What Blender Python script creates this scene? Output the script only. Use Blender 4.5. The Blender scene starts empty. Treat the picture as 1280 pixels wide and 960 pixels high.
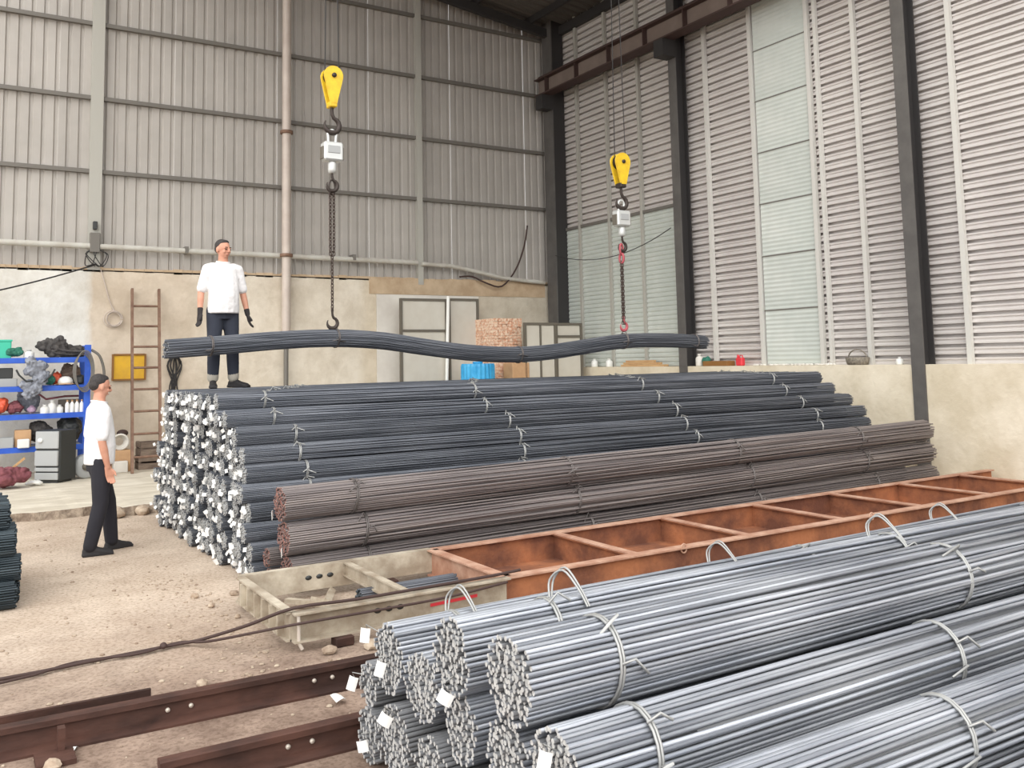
import bpy, bmesh, math, random
from mathutils import Vector, Matrix, Euler
random.seed(7)
R = random.Random(11)
sc = bpy.context.scene
col = sc.collection
PI = math.pi

# ------------------------------------------------------------------ camera
def v3(x, y, z): return Vector((x, y, z))
FPX = 1130.0; CX, CY = 640.0, 345.0
def cam_axis(vx, vy): return Vector((vx - CX, -(vy - CY), -FPX)).normalized()
ax = cam_axis(2450, 413); ay = cam_axis(-65, 465)
m_ = (ax + ay).normalized(); d_ = (ax - ay).normalized()
ax = (m_ + d_) / math.sqrt(2); ay = (m_ - d_) / math.sqrt(2); az = ax.cross(ay)
cam_d = bpy.data.cameras.new('camera'); cam = bpy.data.objects.new('camera', cam_d); col.objects.link(cam)
cam_d.sensor_fit = 'HORIZONTAL'; cam_d.sensor_width = 36.0
cam_d.lens = 36.0 * FPX / 1280.0
cam_d.shift_y = -(480 - CY) / 1280.0
cam_d.clip_start = 0.05; cam_d.clip_end = 300
# rows are the world axes seen from the camera, so this matrix takes camera space to world space
rot = Matrix((ax, ay, az))
cam.matrix_world = Matrix.Translation((0, 0, 1.75)) @ rot.to_4x4()
sc.camera = cam

# ------------------------------------------------------------------ world, light, exposure
w = bpy.data.worlds.new('overcast_sky'); sc.world = w; w.use_nodes = True
bg = w.node_tree.nodes['Background']
bg.inputs['Color'].default_value = (0.985, 0.99, 0.985, 1); bg.inputs['Strength'].default_value = 1.5
sun_d = bpy.data.lights.new('sun', 'SUN'); sun_d.energy = 1.1; sun_d.angle = math.radians(50); sun_d.color = (1.0, 0.97, 0.92)
sun = bpy.data.objects.new('sun', sun_d); col.objects.link(sun)
sun.rotation_euler = Vector((0.55, 0.62, -0.62)).to_track_quat('-Z', 'Y').to_euler()
sc.view_settings.view_transform = 'Standard'; sc.view_settings.look = 'None'
sc.view_settings.gamma = 1.0; sc.view_settings.use_curve_mapping = False
sc.view_settings.exposure = 0.5

# ------------------------------------------------------------------ materials
def srgb(r, g, b):
    f = lambda c: (c / 255 / 12.92) if c / 255 <= 0.04045 else ((c / 255 + 0.055) / 1.055) ** 2.4
    return (f(r), f(g), f(b), 1)
def mat(name, c, rough=0.7, metal=0.0, c2=None, scale=6.0, amt=0.5, bump=0.0, bscale=None, rnd=0.0, stretch=None, detail=4.0, lo=0.38, hi=0.66, spec=0.5):
    m = bpy.data.materials.new(name); m.use_nodes = True
    nt = m.node_tree; N = nt.nodes; L = nt.links; b = N['Principled BSDF']
    b.inputs['Roughness'].default_value = rough; b.inputs['Metallic'].default_value = metal
    b.inputs['Specular IOR Level'].default_value = spec
    tc = N.new('ShaderNodeTexCoord'); src = tc.outputs['Object']
    if stretch:
        mp = N.new('ShaderNodeMapping'); mp.inputs['Scale'].default_value = stretch
        L.new(src, mp.inputs['Vector']); src = mp.outputs['Vector']
    out = None
    if c2:
        no = N.new('ShaderNodeTexNoise'); no.inputs['Scale'].default_value = scale; no.inputs['Detail'].default_value = detail
        no.inputs['Roughness'].default_value = 0.62
        L.new(src, no.inputs['Vector'])
        cr = N.new('ShaderNodeValToRGB'); cr.color_ramp.elements[0].position = lo; cr.color_ramp.elements[1].position = hi
        cr.color_ramp.elements[0].color = c; cr.color_ramp.elements[1].color = c2
        L.new(no.outputs['Fac'], cr.inputs['Fac']); out = cr.outputs['Color']
    if rnd > 0:
        oi = N.new('ShaderNodeObjectInfo')
        hs = N.new('ShaderNodeHueSaturation')
        mr = N.new('ShaderNodeMapRange'); mr.inputs['To Min'].default_value = 1 - rnd; mr.inputs['To Max'].default_value = 1 + rnd
        L.new(oi.outputs['Random'], mr.inputs['Value']); L.new(mr.outputs['Result'], hs.inputs['Value'])
        if out: L.new(out, hs.inputs['Color'])
        else: hs.inputs['Color'].default_value = c
        out = hs.outputs['Color']
    if out: L.new(out, b.inputs['Base Color'])
    else: b.inputs['Base Color'].default_value = c
    if bump > 0:
        n2 = N.new('ShaderNodeTexNoise'); n2.inputs['Scale'].default_value = bscale or scale * 4; n2.inputs['Detail'].default_value = 5
        L.new(src, n2.inputs['Vector'])
        bp = N.new('ShaderNodeBump'); bp.inputs['Strength'].default_value = bump; bp.inputs['Distance'].default_value = 0.03
        L.new(n2.outputs['Fac'], bp.inputs['Height']); L.new(bp.outputs['Normal'], b.inputs['Normal'])
    return m
M = {}
M['plaster_right'] = mat('cream_plaster', srgb(206, 194, 170), 0.9, c2=srgb(230, 220, 200), scale=1.2, bump=0.25, bscale=14)
M['slab'] = mat('pale_concrete', srgb(196, 186, 168), 0.9, c2=srgb(222, 214, 198), scale=1.6, bump=0.25, bscale=20, stretch=(1, 2.5, 1))
M['slab_edge'] = mat('shaded_broken_concrete_edge', srgb(120, 104, 90), 0.95, c2=srgb(168, 152, 134), scale=9, bump=0.8, bscale=30)  # crumbled concrete, with the edge's shade put into the darker brown
M['clad_back'] = mat('grey_sheet_steel', srgb(170, 165, 159), 0.55, 0.1, c2=srgb(184, 179, 173), scale=0.7, rnd=0.07)
M['clad_right'] = mat('silver_sheet_steel', srgb(198, 192, 189), 0.5, 0.1, c2=srgb(212, 207, 203), scale=0.9, rnd=0.04)
M['frp'] = mat('pale_green_fibreglass', srgb(188, 194, 188), 0.6, c2=srgb(202, 206, 200), scale=1.0, rnd=0.03)
M['girt'] = mat('grey_painted_girt', srgb(116, 112, 106), 0.6, 0.2, rnd=0.04)
M['girt_light'] = mat('light_painted_steel', srgb(176, 174, 166), 0.6, 0.1)
M['batten'] = mat('white_painted_batten', srgb(206, 204, 198), 0.6, 0.1)
M['col_grey'] = mat('grey_column_paint', srgb(88, 85, 83), 0.6, 0.1, c2=srgb(100, 97, 94), scale=3)
M['col_dark'] = mat('dark_steel_and_column_shade', srgb(54, 52, 52), 0.6, 0.1)  # dark steelwork; on column recesses the shade is put into this colour
M['beam'] = mat('brown_primer_beam', srgb(122, 108, 100), 0.65, 0.1, c2=srgb(134, 120, 112), scale=2)
M['beam_flange'] = mat('dark_red_primer', srgb(70, 52, 48), 0.65, 0.1)
M['roof'] = mat('dark_roof_sheet', srgb(92, 88, 84), 0.7, 0.1)
M['bar_dark'] = mat('dark_rebar', srgb(82, 86, 94), 0.42, 0.4, c2=srgb(120, 123, 130), scale=3, stretch=(0.35, 9, 9), rnd=0.22)
M['bar_end'] = mat('cut_bar_end', srgb(176, 177, 176), 0.5, 0.15, c2=srgb(216, 216, 213), scale=40)
M['bar_light'] = mat('bright_rebar', srgb(130, 134, 143), 0.33, 0.5, c2=srgb(182, 185, 191), scale=2.5, stretch=(0.5, 12, 12), rnd=0.36, bump=0.15, bscale=60)
M['bar_core'] = mat('bright_rebar_inner', srgb(140, 141, 144), 0.45, 0.4)
M['bar_stub'] = mat('grey_bar_near_cut', srgb(172, 173, 174), 0.5, 0.2)
M['bar_red'] = mat('brownish_rebar', srgb(108, 101, 101), 0.5, 0.35, c2=srgb(142, 133, 130), scale=3, stretch=(0.3, 9, 9), rnd=0.15)
M['bar_red_end'] = mat('red_oxide_bar_end', srgb(132, 84, 76), 0.7, 0.1, c2=srgb(176, 134, 124), scale=40)
M['bar_teal'] = mat('greenish_dark_rebar', srgb(42, 52, 58), 0.45, 0.5, c2=srgb(72, 82, 88), scale=3, stretch=(0.5, 9, 9), rnd=0.2)
M['bar_teal_end'] = mat('greenish_bar_end', srgb(52, 64, 70), 0.5, 0.3, c2=srgb(90, 102, 106), scale=40)
M['wire'] = mat('tie_wire', srgb(168, 168, 166), 0.45, 0.5)
M['wire_dark'] = mat('dark_tie_wire', srgb(112, 106, 104), 0.5, 0.5)
M['tag'] = mat('white_tag_card', srgb(232, 232, 230), 0.6)
M['rust'] = mat('rusted_steel', srgb(106, 66, 50), 0.8, 0.05, c2=srgb(170, 110, 74), scale=2.2, bump=0.3, bscale=25, detail=6)
M['rust_top'] = mat('rusted_worn_edge', srgb(168, 124, 102), 0.75, 0.1, c2=srgb(200, 164, 142), scale=5)
M['pale_frame'] = mat('dusty_cream_steel', srgb(150, 136, 118), 0.8, 0.0, c2=srgb(196, 186, 168), scale=4, bump=0.2, detail=6)
M['rail'] = mat('brown_rusted_rail', srgb(54, 34, 28), 0.7, 0.2, c2=srgb(88, 58, 48), scale=5, bump=0.2, stretch=(0.5, 1, 1))
M['bolt'] = mat('bright_bolt', srgb(214, 204, 192), 0.5, 0.3)
M['cable'] = mat('brown_rubber_cable', srgb(66, 48, 44), 0.7)
M['cable_black'] = mat('black_rubber_cable', srgb(44, 42, 42), 0.7)
M['pipe'] = mat('grey_white_pipe', srgb(198, 196, 188), 0.55, c2=srgb(178, 172, 162), scale=3)
M['pole'] = mat('pale_rose_steel_pipe', srgb(204, 192, 182), 0.5, 0.1, c2=srgb(188, 174, 164), scale=2)
M['yellow'] = mat('yellow_hoist_paint', srgb(232, 196, 40), 0.5, c2=srgb(214, 172, 36), scale=10)
M['hook'] = mat('dark_forged_hook', srgb(66, 58, 54), 0.5, 0.5)
M['chain'] = mat('oily_chain_steel', srgb(84, 72, 66), 0.5, 0.6)
M['silver'] = mat('silver_housing', srgb(206, 208, 206), 0.4, 0.3)
M['pink'] = mat('red_hook_paint', srgb(176, 84, 92), 0.6)
M['skin'] = mat('skin', srgb(206, 152, 128), 0.6, c2=srgb(196, 138, 114), scale=12)
M['hair'] = mat('black_hair', srgb(42, 38, 38), 0.7, c2=srgb(64, 58, 56), scale=60)
M['shirt'] = mat('white_cotton', srgb(232, 230, 230), 0.9, bump=0.8, scale=2, bscale=9)
M['trouser'] = mat('black_cotton', srgb(38, 37, 44), 0.9, bump=0.3, bscale=10)
M['jeans'] = mat('dark_navy_denim', srgb(50, 54, 66), 0.9, bump=0.3, bscale=10)
M['cuff'] = mat('pale_turned_cuff', srgb(176, 170, 158), 0.9)
M['shoe'] = mat('black_shoe', srgb(40, 38, 40), 0.7)
M['glove'] = mat('dark_knit_glove', srgb(50, 46, 46), 0.95)
M['lip'] = mat('lip', srgb(160, 96, 86), 0.6)
M['eye'] = mat('dark_eye', srgb(48, 38, 34), 0.4)
M['blue'] = mat('blue_shelf_paint', srgb(38, 84, 188), 0.5, c2=srgb(52, 100, 204), scale=5)
M['board'] = mat('grey_shelf_board', srgb(150, 154, 160), 0.6)
M['ladder'] = mat('rusty_brown_ladder', srgb(140, 112, 94), 0.7, 0.2, c2=srgb(116, 88, 74), scale=8)
M['yellowboard'] = mat('yellow_panel', srgb(226, 178, 44), 0.6, c2=srgb(212, 164, 52), scale=5)
M['woodframe'] = mat('brown_wood_edge', srgb(138, 96, 48), 0.7)
M['teal'] = mat('teal_plastic', srgb(64, 190, 160), 0.5)
M['green'] = mat('green_plastic', srgb(44, 110, 92), 0.6)
M['greycloth'] = mat('grey_cloth', srgb(150, 154, 164), 0.9, c2=srgb(110, 114, 124), scale=14, bump=0.4)
M['blackcloth'] = mat('black_cloth', srgb(58, 56, 56), 0.9, c2=srgb(90, 86, 84), scale=14, bump=0.4)
M['black'] = mat('black_plastic', srgb(52, 54, 54), 0.5)
M['greyplastic'] = mat('grey_plastic', srgb(166, 168, 168), 0.5)
M['white'] = mat('white_plastic', srgb(236, 236, 232), 0.5)
M['red'] = mat('red_plastic', srgb(214, 56, 66), 0.5)
M['orange'] = mat('orange_red_plastic', srgb(208, 86, 56), 0.5)
M['purple'] = mat('mauve_plastic', srgb(176, 148, 172), 0.5)
M['maroon'] = mat('maroon_cloth', srgb(138, 82, 88), 0.9, c2=srgb(104, 56, 64), scale=8, bump=0.4)
M['cardboard'] = mat('brown_cardboard', srgb(198, 160, 122), 0.9, c2=srgb(184, 146, 110), scale=4)
M['crate'] = mat('weathered_crate_wood', srgb(108, 92, 82), 0.9, c2=srgb(140, 124, 110), scale=6, stretch=(1, 8, 8))
M['plank'] = mat('pale_timber', srgb(206, 170, 124), 0.8, c2=srgb(188, 148, 104), scale=4, stretch=(6, 1, 6))
M['ply'] = mat('white_board', srgb(224, 220, 212), 0.8, c2=srgb(208, 202, 194), scale=1.5)
M['greyframe'] = mat('dark_grey_frame', srgb(108, 102, 92), 0.6, 0.2)
M['panel'] = mat('pale_grey_panel', srgb(196, 190, 178), 0.7, c2=srgb(208, 204, 194), scale=1.2)
M['brick'] = mat('peach_brick', srgb(214, 160, 130), 0.9, c2=srgb(238, 214, 190), scale=22, lo=0.42, hi=0.58)
M['bluetank'] = mat('bright_blue_plastic', srgb(42, 150, 208), 0.4, c2=srgb(70, 176, 226), scale=4)
M['lintel'] = mat('brown_stained_concrete', srgb(178, 154, 126), 0.9, c2=srgb(200, 178, 150), scale=2.5, bump=0.25)
M['stone'] = mat('dusty_stone', srgb(150, 130, 112), 0.95, c2=srgb(196, 180, 160), scale=8, rnd=0.15)
M['paper'] = mat('white_paper', srgb(240, 240, 236), 0.8)
M['basket'] = mat('grey_wicker', srgb(150, 142, 128), 0.9, c2=srgb(112, 104, 94), scale=30, bump=0.5)

def wall_plaster():
    m = bpy.data.materials.new('patchy_whitewashed_plaster'); m.use_nodes = True
    nt = m.node_tree; N = nt.nodes; L = nt.links; b = N['Principled BSDF']; b.inputs['Roughness'].default_value = 0.92
    tc = N.new('ShaderNodeTexCoord'); sep = N.new('ShaderNodeSeparateXYZ'); L.new(tc.outputs['Object'], sep.inputs['Vector'])
    # paint areas along the wall: whitewash, bare beige, cream
    mr = N.new('ShaderNodeMapRange'); mr.inputs['From Min'].default_value = -6; mr.inputs['From Max'].default_value = 12
    wob = N.new('ShaderNodeTexNoise'); wob.inputs['Scale'].default_value = 1.3; wob.inputs['Detail'].default_value = 6
    L.new(tc.outputs['Object'], wob.inputs['Vector'])
    ad = N.new('ShaderNodeMath'); ad.operation = 'MULTIPLY_ADD'; ad.inputs[1].default_value = 0.25
    L.new(wob.outputs['Fac'], ad.inputs[0]); L.new(sep.outputs['X'], ad.inputs[2]); L.new(ad.outputs[0], mr.inputs['Value'])
    cr = N.new('ShaderNodeValToRGB'); cr.color_ramp.interpolation = 'LINEAR'
    E = cr.color_ramp.elements
    def pos(x): return (x + 0.125 + 6) / 18
    E[0].position = 0; E[0].color = srgb(226, 224, 218)
    E[1].position = 1; E[1].color = srgb(206, 198, 182)
    for x, c in ((2.02, (226, 224, 218)), (2.06, (212, 198, 180)), (3.6, (214, 200, 182)), (4.1, (222, 212, 196)), (6.9, (222, 213, 198)), (7.1, (212, 200, 180))):
        e = E.new(pos(x)); e.color = srgb(*c)
    L.new(mr.outputs['Result'], cr.inputs['Fac'])
    st = N.new('ShaderNodeTexNoise'); st.inputs['Scale'].default_value = 1.8; st.inputs['Detail'].default_value = 8; st.inputs['Roughness'].default_value = 0.7
    L.new(tc.outputs['Object'], st.inputs['Vector'])
    r2 = N.new('ShaderNodeValToRGB'); r2.color_ramp.elements[0].position = 0.35; r2.color_ramp.elements[0].color = (0.76, 0.73, 0.69, 1); r2.color_ramp.elements[1].position = 0.6; r2.color_ramp.elements[1].color = (1, 1, 1, 1)
    L.new(st.outputs['Fac'], r2.inputs['Fac'])
    mx = N.new('ShaderNodeMix'); mx.data_type = 'RGBA'; mx.blend_type = 'MULTIPLY'; mx.inputs['Factor'].default_value = 0.85
    L.new(cr.outputs['Color'], mx.inputs['A']); L.new(r2.outputs['Color'], mx.inputs['B']); L.new(mx.outputs['Result'], b.inputs['Base Color'])
    n2 = N.new('ShaderNodeTexNoise'); n2.inputs['Scale'].default_value = 9; n2.inputs['Detail'].default_value = 6; L.new(tc.outputs['Object'], n2.inputs['Vector'])
    bp = N.new('ShaderNodeBump'); bp.inputs['Strength'].default_value = 0.35; bp.inputs['Distance'].default_value = 0.04
    L.new(n2.outputs['Fac'], bp.inputs['Height']); L.new(bp.outputs['Normal'], b.inputs['Normal'])
    return m
M['wall_plaster'] = wall_plaster()
def ground_mat():
    m = bpy.data.materials.new('dusty_ground'); m.use_nodes = True
    nt = m.node_tree; N = nt.nodes; L = nt.links; b = N['Principled BSDF']; b.inputs['Roughness'].default_value = 0.95
    tc = N.new('ShaderNodeTexCoord')
    def noise(s, d=6, r=0.65):
        n = N.new('ShaderNodeTexNoise'); n.inputs['Scale'].default_value = s; n.inputs['Detail'].default_value = d; n.inputs['Roughness'].default_value = r
        L.new(tc.outputs['Object'], n.inputs['Vector']); return n.outputs['Fac']
    def ramp(fac, p0, c0, p1, c1):
        r = N.new('ShaderNodeValToRGB'); r.color_ramp.elements[0].position = p0; r.color_ramp.elements[0].color = c0
        r.color_ramp.elements[1].position = p1; r.color_ramp.elements[1].color = c1; L.new(fac, r.inputs['Fac']); return r.outputs['Color']
    sep = N.new('ShaderNodeSeparateXYZ'); L.new(tc.outputs['Object'], sep.inputs['Vector'])
    # worn pale concrete far off, brown oily soil by the rails (its own colour)
    mr = N.new('ShaderNodeMapRange'); mr.inputs['From Min'].default_value = 4.9; mr.inputs['From Max'].default_value = 7.4
    ad = N.new('ShaderNodeMath'); ad.operation = 'MULTIPLY_ADD'; ad.inputs[1].default_value = 2.6
    L.new(noise(0.9), ad.inputs[0]); 
    sub = N.new('ShaderNodeMath'); sub.operation = 'SUBTRACT'; sub.inputs[1].default_value = 1.3
    L.new(sep.outputs['Y'], sub.inputs[0]); L.new(sub.outputs[0], ad.inputs[2]); L.new(ad.outputs[0], mr.inputs['Value'])
    near = ramp(noise(3.0, 8, 0.7), 0.35, srgb(116, 95, 82), 0.68, srgb(166, 144, 128))
    far = ramp(noise(1.2, 8, 0.7), 0.33, srgb(178, 158, 139), 0.66, srgb(213, 196, 178))
    mx = N.new('ShaderNodeMix'); mx.data_type = 'RGBA'; L.new(mr.outputs['Result'], mx.inputs['Factor']); L.new(near, mx.inputs['A']); L.new(far, mx.inputs['B'])
    sp = ramp(noise(38, 3, 0.6), 0.40, (0.62, 0.58, 0.54, 1), 0.52, (1, 1, 1, 1))
    m2 = N.new('ShaderNodeMix'); m2.data_type = 'RGBA'; m2.blend_type = 'MULTIPLY'; m2.inputs['Factor'].default_value = 0.7
    L.new(mx.outputs['Result'], m2.inputs['A']); L.new(sp, m2.inputs['B']); L.new(m2.outputs['Result'], b.inputs['Base Color'])
    bp = N.new('ShaderNodeBump'); bp.inputs['Strength'].default_value = 0.35; bp.inputs['Distance'].default_value = 0.03
    L.new(noise(16, 8, 0.7), bp.inputs['Height']); L.new(bp.outputs['Normal'], b.inputs['Normal'])
    return m
M['ground'] = ground_mat()

# ------------------------------------------------------------------ helpers
class MB:
    def __init__(s): s.v = []; s.f = []; s.mi = []; s.sm = []
    def add(s, vs, fs, mi=0, smooth=False):
        o = len(s.v); s.v += [tuple(v) for v in vs]
        for f in fs: s.f.append(tuple(i + o for i in f)); s.mi.append(mi); s.sm.append(smooth)
    def box(s, c, d, rot=None, mi=0, taper=1.0):
        x, y, z = d[0] / 2, d[1] / 2, d[2] / 2
        vs = [Vector(p) for p in ((-x, -y, -z), (x, -y, -z), (x, y, -z), (-x, y, -z), (-x * taper, -y * taper, z), (x * taper, -y * taper, z), (x * taper, y * taper, z), (-x * taper, y * taper, z))]
        if rot:
            e = Euler(rot).to_matrix(); vs = [e @ p for p in vs]
        c = Vector(c); s.add([p + c for p in vs], [(3, 2, 1, 0), (4, 5, 6, 7), (0, 1, 5, 4), (1, 2, 6, 5), (2, 3, 7, 6), (3, 0, 4, 7)], mi); return s
    def b2(s, a, b, mi=0): return s.box([(a[i] + b[i]) / 2 for i in range(3)], [abs(b[i] - a[i]) for i in range(3)], mi=mi)
    def prism(s, prof, a, b, up=(0, 0, 1), mi=0):
        # 2-D profile (u, v) swept from a to b; v runs along up
        a, b = Vector(a), Vector(b); t = (b - a).normalized(); u = t.cross(Vector(up)).normalized(); v = u.cross(t).normalized()
        n = len(prof); vs = [p + u * q[0] + v * q[1] for p in (a, b) for q in prof]
        fs = [(i, (i + 1) % n, n + (i + 1) % n, n + i) for i in range(n)] + [tuple(range(n))[::-1], tuple(range(n, 2 * n))]
        s.add(vs, fs, mi); return s
    def tube(s, pts, r, n=8, mi=0, cap=None, closed=False, smooth=True):
        pts = [Vector(p) for p in pts]; k = len(pts); rs = r if isinstance(r, (list, tuple)) else [r] * k
        u = None; vs = []
        for i, p in enumerate(pts):
            a = pts[(i - 1) % k] if (i or closed) else p; b = pts[(i + 1) % k] if (i < k - 1 or closed) else p
            t = (b - a).normalized()
            if u is None:
                u = t.cross(Vector((0, 0, 1)));
                if u.length < 0.05: u = t.cross(Vector((0, 1, 0)))
            u = (u - t * u.dot(t)).normalized(); v = t.cross(u)
            vs += [p + (u * math.cos(2 * PI * j / n) + v * math.sin(2 * PI * j / n)) * rs[i] for j in range(n)]
        fs = []
        for i in range(k if closed else k - 1):
            for j in range(n):
                a = i * n + j; b = i * n + (j + 1) % n; c = ((i + 1) % k) * n + (j + 1) % n; d = ((i + 1) % k) * n + j
                fs.append((a, b, c, d))
        s.add(vs, fs, mi, smooth)
        if not closed:
            ce = mi if cap is None else cap
            s.add([vs[j] for j in range(n)], [tuple(range(n))[::-1]], ce); s.add([vs[(k - 1) * n + j] for j in range(n)], [tuple(range(n))], ce)
        return s
    def lathe(s, prof, c=(0, 0, 0), n=20, mi=0, axis='Z', smooth=True, sx=1.0, sy=1.0):
        c = Vector(c); vs = []
        for r, h in prof:
            for j in range(n):
                a = 2 * PI * j / n; p = (r * math.cos(a) * sx, r * math.sin(a) * sy, h)
                if axis == 'X': p = (p[2], p[0], p[1])
                if axis == 'Y': p = (p[0], p[2], p[1])
                vs.append(c + Vector(p))
        k = len(prof)
        fs = [(i * n + j, i * n + (j + 1) % n, (i + 1) * n + (j + 1) % n, (i + 1) * n + j) for i in range(k - 1) for j in range(n)]
        fs += [tuple(range(n))[::-1], tuple(range((k - 1) * n, k * n))]
        s.add(vs, fs, mi, smooth); return s
    def ball(s, c, r, n=12, m=8, mi=0, smooth=True):
        r = (r, r, r) if not isinstance(r, (tuple, list)) else r
        c = Vector(c); vs = [c + Vector((0, 0, r[2]))]
        for i in range(1, m):
            t = PI * i / m
            for j in range(n):
                a = 2 * PI * j / n; vs.append(c + Vector((r[0] * math.sin(t) * math.cos(a), r[1] * math.sin(t) * math.sin(a), r[2] * math.cos(t))))
        vs.append(c - Vector((0, 0, r[2]))); fs = []
        for j in range(n): fs.append((0, 1 + j, 1 + (j + 1) % n))
        for i in range(m - 2):
            for j in range(n):
                a = 1 + i * n + j; b = 1 + i * n + (j + 1) % n; fs.append((a, a + n, b + n, b))
        e = len(vs) - 1
        for j in range(n): fs.append((e, 1 + (m - 2) * n + (j + 1) % n, 1 + (m - 2) * n + j))
        s.add(vs, fs, mi, smooth); return s
    def mesh(s, name, mats):
        me = bpy.data.meshes.new(name); me.from_pydata(s.v, [], s.f)
        for m in mats: me.materials.append(m)
        me.polygons.foreach_set('material_index', s.mi); me.polygons.foreach_set('use_smooth', s.sm); me.update(); return me
    def build(s, name, mats, parent=None, loc=(0, 0, 0), rotz=0.0, bevel=0.0):
        if not isinstance(mats, (list, tuple)): mats = [mats]
        me = s.mesh(name, mats)
        if bevel:
            bm = bmesh.new(); bm.from_mesh(me)
            bmesh.ops.bevel(bm, geom=[e for e in bm.edges if e.calc_face_angle(0) > 0.5], offset=bevel, segments=1, affect='EDGES', clamp_overlap=True)
            bm.to_mesh(me); bm.free()
        o = bpy.data.objects.new(name, me); col.objects.link(o); o.location = loc; o.rotation_euler = (0, 0, rotz)
        if parent: o.parent = parent
        return o
def inst(name, me, parent=None, loc=(0, 0, 0), rot=(0, 0, 0)):
    o = bpy.data.objects.new(name, me); col.objects.link(o); o.location = loc; o.rotation_euler = rot
    if parent: o.parent = parent
    return o
def empty(name, loc=(0, 0, 0), rot=(0, 0, 0)):
    o = bpy.data.objects.new(name, None); col.objects.link(o); o.location = loc; o.rotation_euler = rot; o.empty_display_size = 0.1; return o
def tag(o, label, cat, group=None):
    o['label'] = label; o['category'] = cat
    if group: o['group'] = group
    return o
def struct(o, label=None):
    o['kind'] = 'structure'
    if label: o['label'] = label
    return o
def stuff(o): o['kind'] = 'stuff'; return o
def sag(a, b, d, n=12):
    a, b = Vector(a), Vector(b); return [a.lerp(b, i / n) - Vector((0, 0, d * 4 * (i / n) * (1 - i / n))) for i in range(n + 1)]
def arc(c, r, a0, a1, n, plane='XZ', yoff=0):
    out = []
    for i in range(n + 1):
        a = a0 + (a1 - a0) * i / n; p = (r * math.cos(a), r * math.sin(a))
        out.append(Vector(c) + (Vector((p[0], 0, p[1])) if plane == 'XZ' else Vector((0, p[0], p[1])) if plane == 'YZ' else Vector((p[0], p[1], 0))))
    return out

def smooth_path(p, k=4):
    out = []
    for i in range(len(p) - 1):
        a = Vector(p[max(i - 1, 0)]); b = Vector(p[i]); c = Vector(p[i + 1]); d = Vector(p[min(i + 2, len(p) - 1)])
        for j in range(k):
            t = j / k; out.append(0.5 * ((2 * b) + (c - a) * t + (2 * a - 5 * b + 4 * c - d) * t * t + (-a + 3 * b - 3 * c + d) * t ** 3))
    return out + [Vector(p[-1])]
YB, XR = 16.85, 11.78
# ------------------------------------------------------------------ the setting
g = MB(); g.add([(-40, -30, 0), (40, -30, 0), (40, 40, 0), (-40, 40, 0)], [(0, 1, 2, 3)])
struct(tag(g.build('floor', M['ground']), 'dusty brown ground with loose grit', 'ground'))
# raised concrete slab with a broken front edge
s = MB(); top = []; n = 150
for i in range(n + 1):
    x = -8 + 19.4 * i / n; top.append((x, 12.15 - 0.25 * (x > 1.7) - 0.02 * max(0, x) + R.uniform(-0.05, 0.05), 0.1 + R.uniform(-0.008, 0.004)))
vs = top + [(p[0], p[1] - 0.05 + R.uniform(-0.03, 0.03), 0.0) for p in top] + [(p[0], YB + 0.05, 0.1) for p in top]
fs = [(i, n + 1 + i, n + 2 + i, i + 1) for i in range(n)] + [(2 * n + 2 + i, i, i + 1, 2 * n + 3 + i) for i in range(n)]
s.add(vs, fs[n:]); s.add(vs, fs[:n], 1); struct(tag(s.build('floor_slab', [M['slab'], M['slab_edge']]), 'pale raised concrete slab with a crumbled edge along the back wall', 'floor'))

# back wall
wb = MB().b2((-8, YB, 0), (XR + 0.1, YB + 0.3, 3.44)).build('wall_back', M['wall_plaster'])
struct(tag(wb, 'back wall of patchy whitewashed plaster under grey upright steel sheeting', 'wall'))
def corr_profile(W, pitch, depth, groove, slope):
    k = max(1, round(W / pitch)); pitch = W / k; p = []
    for i in range(k):
        a = i * pitch; f = pitch - groove - 2 * slope
        p += [(a, 0), (a + f, 0), (a + f + slope, depth), (a + f + slope + groove, depth)]
    p.append((W, 0)); return p
def sheet_v(W, H, pitch=0.19, depth=0.03, groove=0.035, slope=0.02):     # upright ribs, lies in XZ, depth towards +Y
    p = corr_profile(W, pitch, depth, groove, slope); n = len(p)
    m = MB(); m.add([(x, d, 0) for x, d in p] + [(x, d, H) for x, d in p], [(i, i + 1, n + i + 1, n + i) for i in range(n - 1)]); return m
def sheet_h(W, H, pitch=0.14, depth=0.05, groove=0.03, slope=0.014, ridged=False):     # level ribs, lies in YZ, depth towards +X
    p = corr_profile(H, pitch, depth, groove, slope)
    if ridged:
        k = max(1, round(H / pitch)); q = H / k; p = []
        for i in range(k):
            a = i * q; p += [(a, 0), (a + 0.026, 0), (a + 0.036, 0.014), (a + 0.058, 0.014), (a + 0.068, 0), (a + 0.092, 0), (a + 0.097, depth), (a + q - 0.006, depth)]
        p.append((H, 0))
    n = len(p)
    m = MB(); m.add([(d, 0, z) for z, d in p] + [(d, W, z) for z, d in p], [(i, i + 1, n + i + 1, n + i) for i in range(n - 1)]); return m
roof_z = lambda x: 9.4 + 0.13 * (XR - x)
SW = 0.95
sheet_me = sheet_v(SW, 8.6).mesh('cladding_sheet', [M['clad_back']])
x = -8.0; k = 0
while x < XR - 0.1:
    o = inst('cladding_sheet', sheet_me, wb, (x, YB + 0.10 + (0.004 if k % 2 else 0), 3.36)); x += SW; k += 1
for z in (5.16, 6.46, 7.79, 9.12):
    for a, b in ((-8, 2.0), (2.18, 5.36), (5.46, 8.24), (8.36, 11.62)):
        MB().b2((a, YB + 0.02, z - 0.035), (b, YB + 0.095, z + 0.035)).build('girt', M['girt'], wb)
MB().b2((1.99, YB - 0.02, 3.44), (2.19, YB + 0.095, 10.5)).build('column', M['girt_light'], wb)
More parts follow.
